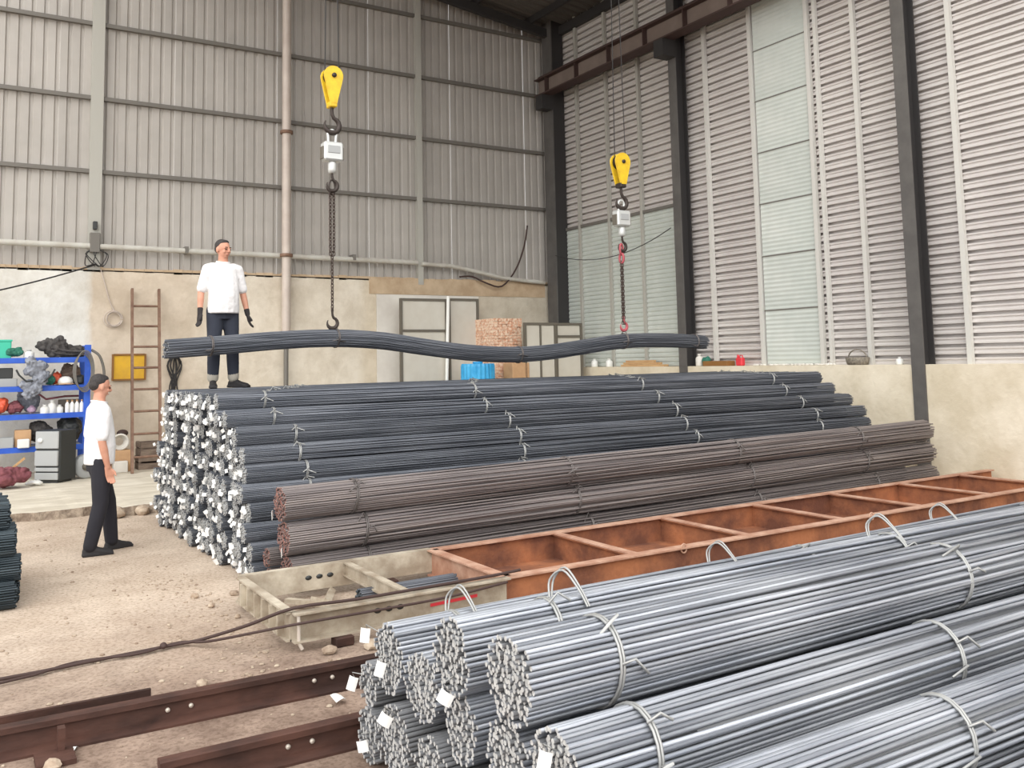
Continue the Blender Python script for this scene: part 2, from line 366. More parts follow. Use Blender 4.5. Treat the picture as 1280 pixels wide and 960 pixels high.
MB().b2((8.24, YB - 0.02, 3.35), (8.36, YB + 0.095, 10.0)).build('column', M['girt_light'], wb)
MB().b2((7.15, YB - 0.012, 3.14), (11.4, YB, 3.44)).build('lintel_band', M['lintel'], wb)
ft = MB()
for i in range(120):
    x0 = -8 + i * 0.164; ft.box((x0, YB + 0.05, 3.45), (0.16, 0.1, 0.05 + R.uniform(0, 0.05)))
stuff(ft.build('mortar_fillet', M['lintel'], wb))

# right wall
XD = 11.48
wr = MB().b2((XD, -4, 0), (XR + 0.12, YB - 0.002, 1.575)).build('wall_right', M['plaster_right'])
struct(tag(wr, 'right wall with a cream plaster base under silver ribbed steel sheeting', 'wall'))
battens = [15.9, 14.85, 13.8, 12.47, 11.9, 10.78, 9.55, 8.68, 7.73, 7.13, 5.9, 4.8, 3.7, 2.6, 1.5, 0.4]
edges = [YB] + battens + [-4.0]
for i in range(len(edges) - 1):
    y1, y0 = edges[i], edges[i + 1]
    sheet_h(y1 - y0, 8.0, depth=0.085, ridged=True).build('cladding_sheet', M['clad_right'], wr, (XR, y0, 1.57))
for y in battens:
    if y in (12.47, 7.73): continue
    MB().b2((XR - 0.07, y - 0.035, 1.575), (XR - 0.002, y + 0.035, 9.5)).build('batten', M['batten'] if y < 12 else M['girt_light'], wr)
MB().b2((XR - 0.06, 9.36, 1.575), (XR - 0.002, 9.42, 9.5)).build('batten', M['batten'], wr)
# pale strip of fibreglass panels
zs = [1.6, 2.51, 3.43, 4.33, 5.22, 6.13, 7.02, 7.92, 8.82]
for a, b in zip(zs, zs[1:]):
    sheet_h(1.1, b - a - 0.02, 0.075, 0.006, 0.02, 0.018).build('fibreglass_panel', M['frp'], wr, (XR - 0.03, 9.62, a))
    MB().b2((XR - 0.036, 9.62, b - 0.022), (XR - 0.02, 10.73, b - 0.004)).build('panel_seam', M['girt'], wr)
for y0, y1 in ((15.94, 16.42), (14.89, 15.86), (13.84, 14.81), (12.6, 13.76)):
    sheet_h(y1 - y0, 3.05, 0.09, 0.016, 0.02, 0.014).build('fibreglass_panel', M['frp'], wr, (XR - 0.03, y0, 1.585))
MB().b2((XR - 0.06, 12.58, 4.62), (XR - 0.01, 16.42, 4.68)).build('girt', M['girt'], wr)
def h_column(y, x0=11.45, z1=9.5):
    o = MB().b2((x0, y - 0.1, 0), (x0 + 0.022, y + 0.1, z1)).build('column', M['col_grey'], wr)
    MB().b2((x0 + 0.022, y - 0.012, 1.575), (XR - 0.09, y + 0.012, z1)).build('column_web', M['col_dark'], o)  # same column steel, coloured darker to stand for shade in the recess
    MB().b2((XR - 0.09, y - 0.1, 1.575), (XR - 0.07, y + 0.1, z1)).build('column_flange', M['col_dark'], o)
for y in (12.47, 7.73, 3.0): h_column(y)
o = MB().b2((11.45, 16.42, 0), (11.76, 16.74, 9.5)).build('corner_column', M['col_dark'], wr)
MB().b2((11.42, 16.40, 0), (11.45, 16.76, 9.5)).build('column_flange', M['col_grey'], o)
MB().b2((XR - 0.12, -4, 9.15), (XR - 0.01, YB, 9.35)).build('eave_beam', M['col_dark'], wr)

# roof: a single slope over the back corner, its unseen extent cut to shape the light
rf = MB(); RY0 = 8.6
prof = corr_profile(YB + 0.4 - RY0, 0.25, 0.04, 0.05, 0.03)
np_ = len(prof); xa, xb = 1.0, XR + 0.3
rf.add([(xa, RY0 + p, roof_z(xa) + d) for p, d in prof] + [(xb, RY0 + p, roof_z(xb) + d) for p, d in prof], [(i, i + 1, np_ + i + 1, np_ + i) for i in range(np_ - 1)])
ceil = struct(tag(rf.build('ceiling', M['roof']), 'dark sloping sheet steel roof above the back corner', 'ceiling'))
for x in (11.0, 9.6, 8.2, 6.8, 5.4, 4.0, 2.6, 1.3):
    MB().b2((x - 0.03, RY0, roof_z(x) - 0.16), (x + 0.03, YB + 0.1, roof_z(x) - 0.01)).build('purlin', M['col_dark'], ceil)
for y in (12.47, 16.6):
    MB().prism([(-0.06, -0.35), (0.06, -0.35), (0.06, -0.16), (-0.06, -0.16)], (xa, y, roof_z(xa)), (XR - 0.1, y, roof_z(XR - 0.1))).build('rafter', M['col_dark'], ceil)

# crane runway beam along the right wall
rb = empty('crane_runway_beam', (11.28, 10, 7.68))
tag(rb, 'brown steel crane runway beam high along the right wall', 'beam')
def rp(mb, name, m): return mb.build(name, m, rb, (-11.28, -10, -7.68))
ya, yb = 3.0, 16.7
rp(MB().b2((11.27, ya, 7.71), (11.29, yb, 8.05)), 'web', M['beam'])
rp(MB().b2((11.14, ya, 7.68), (11.42, yb, 7.71)), 'bottom_flange', M['beam_flange'])
rp(MB().b2((11.14, ya, 8.05), (11.42, yb, 8.08)), 'top_flange', M['beam_flange'])
rp(MB().b2((11.25, ya, 8.08), (11.31, yb, 8.16)), 'crane_rail', M['beam_flange'])
y = 16.3
while y > ya:
    rp(MB().b2((11.16, y - 0.01, 7.71), (11.40, y + 0.01, 8.05)), 'stiffener', M['beam_flange']); y -= 1.12
for y in (16.5, 12.47, 7.73):
    c = rp(MB().b2((11.13, y - 0.13, 7.36), (11.45, y + 0.13, 7.68)), 'corbel', M['col_dark'])
# ------------------------------------------------------------------ travelling crane girder (above the frame) that the hoists hang from
cg = empty('crane_girder', (4, 10.2, 8.16)); tag(cg, 'yellow travelling crane girder above the lifted bundle', 'crane')
MB().b2((-8, -0.2, 0.1), (7.26, 0.2, 0.7)).build('girder', M['yellow'], cg)
MB().b2((7.16, -0.9, 0.0), (7.4, 0.9, 0.3)).build('end_carriage', M['yellow'], cg)
for x in (-0.14, 4.29): MB().b2((x - 0.25, -0.25, -0.12), (x + 0.25, 0.25, 0.1)).build('hoist_trolley', M['hook'], cg)

# pipes and wires on the back wall
pp = MB().tube([(-8, YB - 0.06, 3.86), (2, YB - 0.06, 3.84), (5.2, YB - 0.06, 3.82), (8.2, YB - 0.06, 3.8)], 0.05, 10)
pp = tag(pp.build('conduit_pipe', M['pipe']), 'long grey pipe running level along the foot of the sheeting', 'pipe')
for x in (0.4, 3.6, 6.8): MB().b2((x - 0.03, YB - 0.115, 3.79), (x + 0.03, YB + 0.1, 3.905)).build('bracket', M['girt'], pp)
po = empty('downpipe', (5.41, YB - 0.14, 0.1)); tag(po, 'tall pale upright steel pipe against the back wall', 'pipe')
MB().tube([(0, 0, 2.2), (0, 0, 9.7)], 0.085, 14).build('upper_tube', M['pole'], po)
MB().tube([(0, 0, 0), (0, 0, 2.2)], 0.045, 12).build('lower_tube', M['girt'], po)
for z in (1.9 + 4.2, 3.72): MB().lathe([(0.088, -0.03), (0.12, -0.03), (0.12, 0.03), (0.088, 0.03)], (0, 0, z)).build('collar', M['ladder'], po)
hz = MB().tube([(8.3, YB - 0.05, 3.78), (9.0, YB - 0.06, 3.76), (9.6, YB - 0.07, 3.66), (10.2, YB - 0.08, 3.55), (10.8, YB - 0.08, 3.5), (11.35, YB - 0.08, 3.47)], 0.045, 10)
tag(hz.build('sagging_hose', M['pipe']), 'pale hose sagging along the wall towards the dark corner column', 'hose')
hw = MB().tube(smooth_path([(10.95, YB - 0.03, 4.75), (10.85, YB - 0.05, 4.3), (10.6, YB - 0.07, 3.75), (10.2, YB - 0.12, 3.36), (9.8, YB - 0.12, 3.42), (9.5, YB - 0.06, 3.55), (9.2, YB - 0.04, 3.54)]), 0.018, 8)
tag(hw.build('hanging_cable', M['cable']), 'dark cable looping down the sheeting near the corner', 'cable')
jb = empty('junction_box', (2.09, YB - 0.02, 3.9)); tag(jb, 'small wall bracket with tangled wires at the foot of the left column', 'junction box')
MB().box((0, -0.05, 0), (0.16, 0.1, 0.34)).build('body', M['girt'], jb, bevel=0.01)
MB().box((0, -0.04, 0.3), (0.07, 0.07, 0.14)).build('insulator', M['black'], jb, bevel=0.01)
t = MB()
for i in range(7):
    p0 = Vector((R.uniform(-0.1, 0.1), -0.06, -0.1)); t.tube(smooth_path([p0, p0 + Vector((R.uniform(-0.2, 0.2), -0.04, -0.1)), p0 + Vector((R.uniform(-0.15, 0.15), -0.03, -0.3)), Vector((0, -0.03, -0.36))]), 0.008, 6)
t.build('wire_tangle', M['cable_black'], jb)
tag(MB().tube(sag((2.05, YB - 0.08, 3.5), (-1.5, YB - 1.2, 2.5), 0.1), 0.014, 6).build('overhead_wire', M['cable_black']), 'dark wire slanting down to the left across the white wall', 'wire')
hk = MB().tube([(2.2, YB - 0.03, 3.45), (2.35, YB - 0.03, 2.9), (2.42, YB - 0.03, 2.75)], 0.01, 6)
for i in range(5): hk.tube(arc((2.42 + R.uniform(-0.02, 0.02), YB - 0.035 - 0.01 * i, 2.6), 0.12 + R.uniform(-0.02, 0.03), 0, 2 * PI * 0.97, 18), 0.007, 5)
tag(hk.build('wire_hank', M['pole']), 'thin pale wire hank hanging on the beige wall by the ladder', 'wire')
bk = MB()
for i in range(10): bk.tube(smooth_path([(3.42 + R.uniform(-0.03, 0.03), YB - 0.04 - 0.012 * i, 1.98), (3.42 + R.uniform(-0.13, 0.13), YB - 0.05, 1.78), (3.42 + R.uniform(-0.06, 0.06), YB - 0.05, 1.5), (3.42 + R.uniform(-0.1, 0.1), YB - 0.05, 1.3)]), 0.012, 6)
tag(bk.build('cable_hank', M['cable_black']), 'dark cable hank hanging on the wall right of the ladder', 'cable')
tag(MB().tube(sag((11.4, 16.4, 4.05), (11.4, 12.6, 4.15), 0.3, 14), 0.009, 6).build('slack_wire', M['cable_black']), 'thin slack wire drooping across the pale fibreglass panels', 'wire')

# ------------------------------------------------------------------ rebar bundles
def pack(Rad, rb, rnd, jit=0.25):
    pts = []; dy = rb * 2.03; dz = dy * 0.866; k = int(Rad / dz) + 1
    for i in range(-k, k + 1):
        for j in range(-k - 1, k + 2):
            y = (j + 0.5 * (i % 2)) * dy; z = i * dz
            if math.hypot(y, z) <= Rad - rb: pts.append((y + rnd.uniform(-jit, jit) * rb, z + rnd.uniform(-jit, jit) * rb))
    return pts
def wavy(L, y, z, rnd, seg, amp):
    a1, a2 = rnd.uniform(0, 6.3), rnd.uniform(0, 6.3); f1, f2 = rnd.uniform(0.5, 1.3), rnd.uniform(0.5, 1.3)
    return [(L * i / seg, y + amp * math.sin(a1 + f1 * L * i / seg) - amp * math.sin(a1), z + 0.6 * amp * math.sin(a2 + f2 * L * i / seg) - 0.6 * amp * math.sin(a2)) for i in range(seg + 1)]
def bundle_mesh(name, Rad, rb, L, mats, seed, seg=10, amp=0.006, sides=6):
    rnd = random.Random(seed); m = MB()
    n = int(2 * PI * (Rad - rb) / (rb * 2.02))
    for i in range(n):
        a = 2 * PI * i / n; q = Rad - rb + rnd.uniform(-0.35, 0.3) * rb; sh = rnd.uniform(-0.01, 0.01)
        m.tube([(p[0] + sh, p[1], p[2]) for p in wavy(L, q * math.cos(a), q * math.sin(a), rnd, seg, amp)], rb, sides, 0, 1)
    for y, z in pack(Rad - rb * 1.9, rb, rnd, 0.2):
        for x0, x1 in ((0, 0.35), (L - 0.35, L)):
            sh = rnd.uniform(-0.015, 0.012); m.tube([(x0 + sh, y, z), (x1 + sh, y, z)], rb * 1.04, 5, 2 if len(mats) > 2 else 0, 1)
    # the solid heart of the bundle, out of sight behind the outer bars
    m.lathe([(Rad - rb * 3.2, 0.03), (Rad - rb * 3.2, L - 0.03)], (0, 0, 0), 12, 0, 'X')
    return m.mesh(name, mats)
def tie_mesh(Rad, wr, m, seed, strands=2, tails=True):
    rnd = random.Random(seed); t = MB()
    for s_ in range(strands):
        x = (s_ - (strands - 1) / 2) * wr * 2.3
        t.tube([(x + 0.25 * Rad * math.sin(2 * PI * i / 22) * 0.4, (Rad + wr) * math.cos(2 * PI * i / 22), (Rad + wr) * math.sin(2 * PI * i / 22)) for i in range(22)], wr, 6, closed=True)
    if tails:
        for q in range(2):
            a = rnd.uniform(1.9, 3.0) ; d = Vector((0, math.cos(a), math.sin(a))); p = d * (Rad + wr)
            lift = Vector((0, -0.02, 0.02)) * (Rad / 0.14)
            t.tube([p, p + d * Rad * 0.12 + Vector((rnd.uniform(-0.3, 0.3) * Rad, 0, 0.0)) + lift, p + lift * 0.5 + Vector((rnd.uniform(0.3, 0.9) * Rad * (1 if q else -1), rnd.uniform(-0.2, 0.1) * Rad, -Rad * rnd.uniform(0.1, 0.5)))], wr, 5)
    return t.mesh('tie', [m])
def tag_mesh(a, b):
    m = MB(); n = 5
    vs = []
    for th in (0, 0.002):
        for i in range(n + 1):
            u = (i / n - 0.5); vs += [(-th - 0.2 * a * math.cos(u * 2.4), u * a, -b / 2), (-th - 0.2 * a * math.cos(u * 2.4), u * a, b / 2)]
    k = 2 * (n + 1)
    fs = [(2 * i, 2 * i + 1, 2 * i + 3, 2 * i + 2) for i in range(n)] + [(k + 2 * i, k + 2 * i + 2, k + 2 * i + 3, k + 2 * i + 1) for i in range(n)]
    fs += [(0, k, k + 1, 1), (k - 2, k - 1, 2 * k - 1, 2 * k - 2)]
    for i in range(n): fs += [(2 * i, 2 * i + 2, k + 2 * i + 2, k + 2 * i), (2 * i + 1, k + 2 * i + 1, k + 2 * i + 3, 2 * i + 3)]
    m.add(vs, fs); return m.mesh('tag', [M['tag']])
tag_me = [tag_mesh(0.06, 0.05), tag_mesh(0.045, 0.065), tag_mesh(0.05, 0.05)]
ORD = ['first', 'second', 'third', 'fourth', 'fifth', 'sixth', 'seventh', 'eighth', 'ninth', 'tenth', 'eleventh', 'twelfth', 'thirteenth', 'fourteenth', 'fifteenth', 'sixteenth', 'seventeenth', 'eighteenth', 'nineteenth', 'twentieth', 'twenty-first', 'twenty-second', 'twenty-third']
TIEX = [0.45, 2.7, 5.0, 7.2]

# the big dark stack: ten rows
RM = 0.083
big_me = [bundle_mesh('bars', RM, 0.0068, 8.2, [M['bar_dark'], M['bar_end'], M['bar_stub']], 100 + i) for i in range(5)]
big_tie = [tie_mesh(RM, 0.005, M['wire'], 200 + i) for i in range(3)]
front = [8.5, 8.3, 8.06, 7.86, 7.8, 7.74, 7.66, 7.6, 7.54, 7.48]
back = [10.55, 10.75, 11.0, 11.05, 11.1, 11.1, 11.1, 11.05, 11.0, 10.95]
for r_ in range(10):
    z = RM + 0.0 + 0.149 * (9 - r_); y = front[r_]; c_ = 0
    while y < back[r_] + 0.01:
        e = empty('rebar_bundle', (2.05 + (0.03 * abs(4 - r_) if r_ < 5 else 0.04) * 0 + [0.0, 0.02, 0.1, 0.1, 0.08, 0.06, 0.06, 0.05, 0.04, 0.05][r_] + R.uniform(-0.045, 0.045) + 0.012 * (11 - y), y + R.uniform(-0.006, 0.006), z), (0, 0, R.uniform(-0.001, 0.001)))
        row = 'top row' if r_ == 0 else 'bottom row' if r_ == 9 else ORD[r_] + ' row down'
        tag(e, 'dark rebar bundle in the big stack, %s, %s from the front' % (row, ORD[c_]), 'rebar bundle', 'rebar bundles of the big stack')
        stuff(inst('bars', R.choice(big_me), e, rot=(R.uniform(0, 6.28), 0, 0)))
        for q in range(R.choice((1, 2, 2))):
            inst('tag', R.choice(tag_me), e, (-0.035, R.uniform(-0.045, 0.045), R.uniform(-0.05, 0.05)), (R.uniform(-0.6, 0.6), R.uniform(-0.4, 0.4), R.uniform(0.1, 1.3))).scale = (0.68, 0.68, 0.68)
        if c_ == 0 or r_ == 0:
            for tx in TIEX: inst('tie', R.choice(big_tie), e, (tx + 0.02 * r_ + R.uniform(-0.05, 0.05) + (0.1 * c_ if r_ == 0 else 0), 0, 0), (R.uniform(-0.5, 0.2), 0, 0))
        y += 0.172; c_ += 1

# brownish stack in front of it: three large bundles, and two small ones tucked behind
RR = 0.132
red_me = [bundle_mesh('bars', RR, 0.0085, 8.75, [M['bar_red'], M['bar_red_end']], 300 + i, amp=0.008) for i in range(2)]
red_tie = [tie_mesh(RR, 0.006, M['wire_dark'], 320 + i, 2) for i in range(3)]
names = ['top', 'middle', 'bottom']
for i, (z, x0) in enumerate(((0.672, 2.24), (0.402, 2.27), (0.132, 2.3))):
    e = empty('rebar_bundle', (x0, 7.06, z), (0, (-0.006, -0.004, -0.001)[i], 0.036))
    tag(e, 'brownish rebar bundle with reddish ends, %s of the three before the big stack' % names[i], 'rebar bundle', 'brownish rebar bundles')
    stuff(inst('bars', red_me[i % 2], e, rot=(i * 1.3, 0, 0)))
    for tx in (0.62, 2.75, 5.1, 7.2): inst('tie', red_tie[(i + int(tx)) % 3], e, (tx + 0.12 * i * (tx > 1) + R.uniform(-0.04, 0.04), 0, 0), (R.uniform(-0.4, 0.3), 0, 0))
    if i < 2: inst('tag', tag_me[1], e, (-0.03, -0.06 + 0.13 * (i == 0), -0.09), (0.2, 0, -0.5))
sm = bundle_mesh('bars', 0.075, 0.0075, 8.2, [M['bar_red'], M['bar_red_end']], 330)
for i, (z, x0) in enumerate(((0.235, 2.2), (0.077, 2.22))):
    e = empty('rebar_bundle', (x0, 7.27, z), (0, 0, 0.008)); tag(e, 'thin reddish rebar bundle squeezed between the two stacks, %s one' % ('upper', 'lower')[i], 'rebar bundle', 'thin reddish bundles')
    stuff(inst('bars', sm, e, rot=(i, 0, 0)))

# pile at the left edge, its ends pointing at the walking gap
left_me = [bundle_mesh('bars', 0.1, 0.009, 5.0, [M['bar_teal'], M['bar_teal_end']], 400 + i, seg=6) for i in range(2)]
for r_ in range(4):
    for c_ in range(6 - r_ // 2):
        e = empty('rebar_bundle', (0.52 - 0.02 * r_ + R.uniform(-0.04, 0.03), 7.82 + 0.205 * c_ + 0.1 * (r_ % 2) + 0.1 * (r_ // 2), 0.1 + 0.178 * r_), (0, 0, PI))
        tag(e, 'greenish black rebar bundle at the left edge, %s layer up, %s from the front' % (ORD[r_], ORD[c_]), 'rebar bundle', 'rebar bundles at the left edge')
        stuff(inst('bars', left_me[(r_ + c_) % 2], e, rot=(r_ + 2.1 * c_, 0, 0)))

# foreground pile: single bars shown one by one on the outside of every bundle
FR, FB, FL = 0.142, 0.0088, 8.2
bar_me = []
for i in range(8):
    rnd = random.Random(500 + i); m = MB(); m.tube(wavy(FL, 0, 0, rnd, 14, 0.008), FB * 0.97, 8, 0, 1); bar_me.append(m.mesh('bar', [M['bar_light'], M['bar_end']]))
fg_tie = [tie_mesh(FR, 0.0055, M['wire'], 520 + i) for i in range(4)]
def fg_bundle(x0, y0, z0, Rad, label, seed, yaw=0.0, ties=(), tags=(), single=True, tilt=0.0, loops=()):
    rnd = random.Random(seed); e = empty('rebar_bundle', (x0, y0, z0), (0, tilt, yaw)); tag(e, label, 'rebar bundle', 'bright rebar bundles in the foreground')
    sq = rnd.uniform(0.93, 1.05)
    n = int(2 * PI * (Rad - FB) / (FB * 2.02)); core = MB(); sh = lambda: rnd.uniform(-0.014, 0.014)
    for i in range(n):
        a = 2 * PI * i / n; q = Rad - FB + rnd.uniform(-0.5, 0.5) * FB
        p = (sh(), q * math.cos(a) * sq, q * math.sin(a) / sq)
        if single: inst('bar', rnd.choice(bar_me), e, p, (rnd.uniform(0, 6.28), 0, 0))
        else: core.tube([(p[0], p[1], p[2]), (p[0] + FL, p[1], p[2])], FB, 6, 0, 1)
    for y, z in pack(Rad - FB * 1.9, FB, rnd, 0.28):
        d = sh(); core.tube([(d, y * sq, z / sq), (0.5 + d, y * sq, z / sq)], FB, 7, 0, 1)
    core.lathe([(Rad - FB * 3.6, 0.035), (Rad - FB * 3.6, FL - 0.05)], (0, 0, 0), 14, 0, 'X', sx=sq, sy=1 / sq)
    stuff(core.build('inner_bars', [M['bar_core'], M['bar_end']], e))
    for k, (tx, ra) in enumerate(ties):
        o = inst('tie', fg_tie[(seed + k) % 4], e, (tx, 0, 0), (ra, 0, 0)); o.scale = (1, Rad / FR * sq, Rad / FR / sq)
    for lx in loops:      # springy wire loops standing off the top
        m = MB()
        for q in (0, 1): m.tube(smooth_path([(lx + 0.01 * q, Rad * 0.55, Rad * 0.84), (lx + 0.02 + 0.02 * q, Rad * 0.75, Rad + 0.05), (lx + 0.05 + 0.012 * q, Rad * 0.35, Rad + 0.095 + 0.01 * q), (lx + 0.07 + 0.012 * q, -Rad * 0.2, Rad + 0.035), (lx + 0.075 + 0.01 * q, -Rad * 0.62, Rad * 0.8)]), 0.0048, 6)
        m.build('wire_loop', M['wire'], e)
    for (ty, tz, rz, rx) in tags:
        o = inst('tag', tag_me[seed % 3], e, (-0.05, ty, tz), (rx, 0, rz)); o.scale = (0.95, 0.95, 0.95)
        MB().tube([(-0.04, ty, tz + 0.02), (-0.055, ty * 0.85, tz + 0.05), (0.01, ty * 0.55, tz * 0.7 + 0.03)], 0.002, 5).build('tag_wire', M['wire'], e)
X0 = 1.62
fg_bundle(X0 + 0.02, 3.68, 0.49, 0.140, 'bright rebar bundle farthest back in the upper row, tag on its end', 1, 0.004, ((0.3, 0.2), (2.6, 0.0), (5.0, 0.3)), ((-0.03, -0.02, 0.9, 0.3), (0.13, 0.08, 0.9, 0.1)), loops=(0.32, 1.95, 4.0))
fg_bundle(X0 + 0.02, 3.36, 0.465, 0.138, 'bright rebar bundle tucked behind the second highest one of the foreground pile', 2, 0.0, (), ())
fg_bundle(X0 + 0.01, 3.09, 0.655, 0.136, 'bright rebar bundle second highest in the foreground pile, large wire loop near its end', 3, 0.002, ((0.42, -0.2), (2.6, 0.1), (4.2, 0.4)), ((-0.05, -0.12, 0.8, 0.5),), loops=(0.5, 2.55))
fg_bundle(X0 + 0.03, 3.06, 0.40, 0.122, 'bright rebar bundle directly below the second highest one of the foreground pile', 4, 0.0, (), ())
fg_bundle(X0, 2.66, 0.69, 0.146, 'bright rebar bundle highest in the foreground pile, nearest its big round end', 5, 0.0, ((0.36, 0.0), (2.4, 0.1), (4.6, 0.0)), ())
fg_bundle(X0 + 0.02, 2.72, 0.425, 0.124, 'bright rebar bundle directly under the highest one of the foreground pile', 6, 0.0, (), ())
fg_bundle(X0 + 0.0, 2.40, 0.475, 0.142, 'bright rebar bundle along the lower right with a big white tag on its end', 7, -0.004, ((0.3, 0.1), (1.9, 0.1), (4.0, 0.2)), ((-0.02, 0.07, 0.7, 0.2),))
fg_bundle(X0 + 0.0, 2.10, 0.36, 0.142, 'bright rebar bundle at the lower right edge, second from the camera', 8, -0.012, ((1.45, 0.2), (3.6, 0.1)), ())
fg_bundle(X0 + 0.05, 1.80, 0.22, 0.142, 'bright rebar bundle in the bottom right corner, nearest to the camera', 9, -0.02, ((1.6, 0.2),), ())
fg_bundle(X0 + 0.02, 3.90, 0.325, 0.098, 'small bright rebar bundle at the far left of the pile, middle layer', 10, 0.0, (), ((0.06, 0.0, 0.9, 0.3),), False)
fg_bundle(X0 + 0.01, 3.86, 0.125, 0.118, 'bright rebar bundle lowest at the far left of the foreground pile', 11, 0.0, (), ((-0.04, -0.02, 0.9, -0.2),), False)
fg_bundle(X0 + 0.0, 3.575, 0.20, 0.136, 'bright rebar bundle on the ground with a tag, under the farthest upper bundle', 12, 0.0, (), ((-0.02, 0.1, 0.8, 0.5),), False)
fg_bundle(X0 + 0.0, 3.25, 0.175, 0.136, 'bright rebar bundle low down below the second highest one', 13, 0.0, (), (), False)
fg_bundle(X0 + 0.0, 2.92, 0.15, 0.136, 'bright rebar bundle at the bottom edge of the picture, under the highest one', 14, 0.0, (), (), False)
fg_bundle(X0 + 0.0, 2.6, 0.15, 0.136, 'bright rebar bundle hidden low under the tagged lower right bundle', 15, 0.0, (), (), False)
fg_bundle(X0 + 0.0, 2.28, 0.15, 0.12, 'bright rebar bundle hidden low under the lower right edge bundles', 16, 0.0, (), (), False)

# lifted bundle: follows the bend between the two hooks
ctrl = [(1.98, 1.945), (2.6, 1.985), (3.2, 2.03), (3.88, 2.055), (4.5, 2.02), (5.06, 1.94), (5.7, 1.86), (6.35, 1.825), (6.9, 1.845), (7.4, 1.90), (8.23, 1.99), (9.0, 2.0), (9.83, 1.965)]
def spline(x):
    for i in range(len(ctrl) - 1):
        if ctrl[i][0] <= x <= ctrl[i + 1][0] or i == len(ctrl) - 2:
            p0 = ctrl[max(i - 1, 0)]; p1 = ctrl[i]; p2 = ctrl[i + 1]; p3 = ctrl[min(i + 2, len(ctrl) - 1)]
            t = (x - p1[0]) / (p2[0] - p1[0]); m1 = (p2[1] - p0[1]) / max(1e-6, p2[0] - p0[0]) * (p2[0] - p1[0]); m2 = (p3[1] - p1[1]) / max(1e-6, p3[0] - p1[0]) * (p2[0] - p1[0])
            return (2 * t**3 - 3 * t**2 + 1) * p1[1] + (t**3 - 2 * t**2 + t) * m1 + (-2 * t**3 + 3 * t**2) * p2[1] + (t**3 - t**2) * m2
LR = 0.105; lifted = empty('lifted_rebar_bundle', (3.88, 10.2, 2.055)); tag(lifted, 'long dark rebar bundle hanging bent from the two hoist hooks', 'rebar bundle')
O = Vector((3.88, 10.2, 2.055)); m = MB(); rnd = random.Random(77); rb_ = 0.0085; n = int(2 * PI * (LR - rb_) / (rb_ * 2.02))
for i in range(n):
    a = 2 * PI * i / n; q = LR - rb_ + rnd.uniform(-0.2, 0.2) * rb_; sh = rnd.uniform(-0.03, 0.02); xs = [1.99 + 7.83 * k / 34 for k in range(35)]
    m.tube([Vector((x + sh, 10.2 + q * math.cos(a) + 0.003 * math.sin(i * 2 + x), spline(x) + q * math.sin(a) + 0.002 * math.sin(i * 3 + 2 * x))) - O for x in xs], rb_, 6, 0, 1)
for y, z in pack(LR - rb_ * 1.9, rb_, rnd, 0.2):
    for x0, x1 in ((1.99, 2.3), (9.5, 9.82)):
        sh = rnd.uniform(-0.03, 0.02); m.tube([Vector((x + sh, 10.2 + y, spline(x) + z)) - O for x in (x0, x1)], rb_, 6, 0, 1)
m.tube([Vector((2.05 + 7.7 * k / 34, 10.2, spline(2.05 + 7.7 * k / 34))) - O for k in range(35)], LR - 2.2 * rb_, 12)
stuff(m.build('bars', [M['bar_dark'], M['bar_end']], lifted))
lt = tie_mesh(LR, 0.006, M['wire_dark'], 90, 2, True)
for x in (2.45, 3.9, 6.45, 8.24, 9.6): inst('tie', lt, lifted, Vector((x, 10.2, spline(x))) - O, (1.2 + R.uniform(-0.3, 0.3), 0, 0))

# ------------------------------------------------------------------ hoists
def torus_link(m, c, a, b, r, yaw, mi=0):
    c = Vector(c); pts = []
    for i in range(12):
        t = 2 * PI * i / 12; p = Vector((a * math.cos(t), 0, b * math.sin(t))); pts.append(c + Matrix.Rotation(yaw, 3, 'Z') @ p)
    m.tube(pts, r, 6, mi, closed=True)
def chain_mb(z0, z1, x=0.0, lk=0.05, r=0.006):
    m = MB(); z = z0; k = 0
    while z > z1:
        torus_link(m, (x, 0, z - lk / 2), lk * 0.33, lk / 2 + r, r, (k % 2) * PI / 2 + 0.5); z -= lk * 0.84; k += 1
    return m
def hook_mb(z, s):        # shank top at z, hook of size s hanging below
    m = MB(); c = Vector((0, 0, z - s * 1.05))
    pts = [Vector((0, 0, z)), Vector((0, 0, z - s * 0.25)), Vector((0.02 * s, 0, z - s * 0.45))] + [c + Vector((0.42 * s * math.cos(a), 0, 0.42 * s * math.sin(a))) for a in [math.radians(v) for v in range(75, -216, -24)]]
    rs = [0.1 * s, 0.09 * s, 0.1 * s] + [(0.11 + 0.05 * math.sin(PI * i / 12)) * s * (1 if i < 9 else 0.9 - 0.2 * (i - 9)) for i in range(len(pts) - 3)]
    m.tube(pts, [max(0.03 * s, r) for r in rs], 10); return m
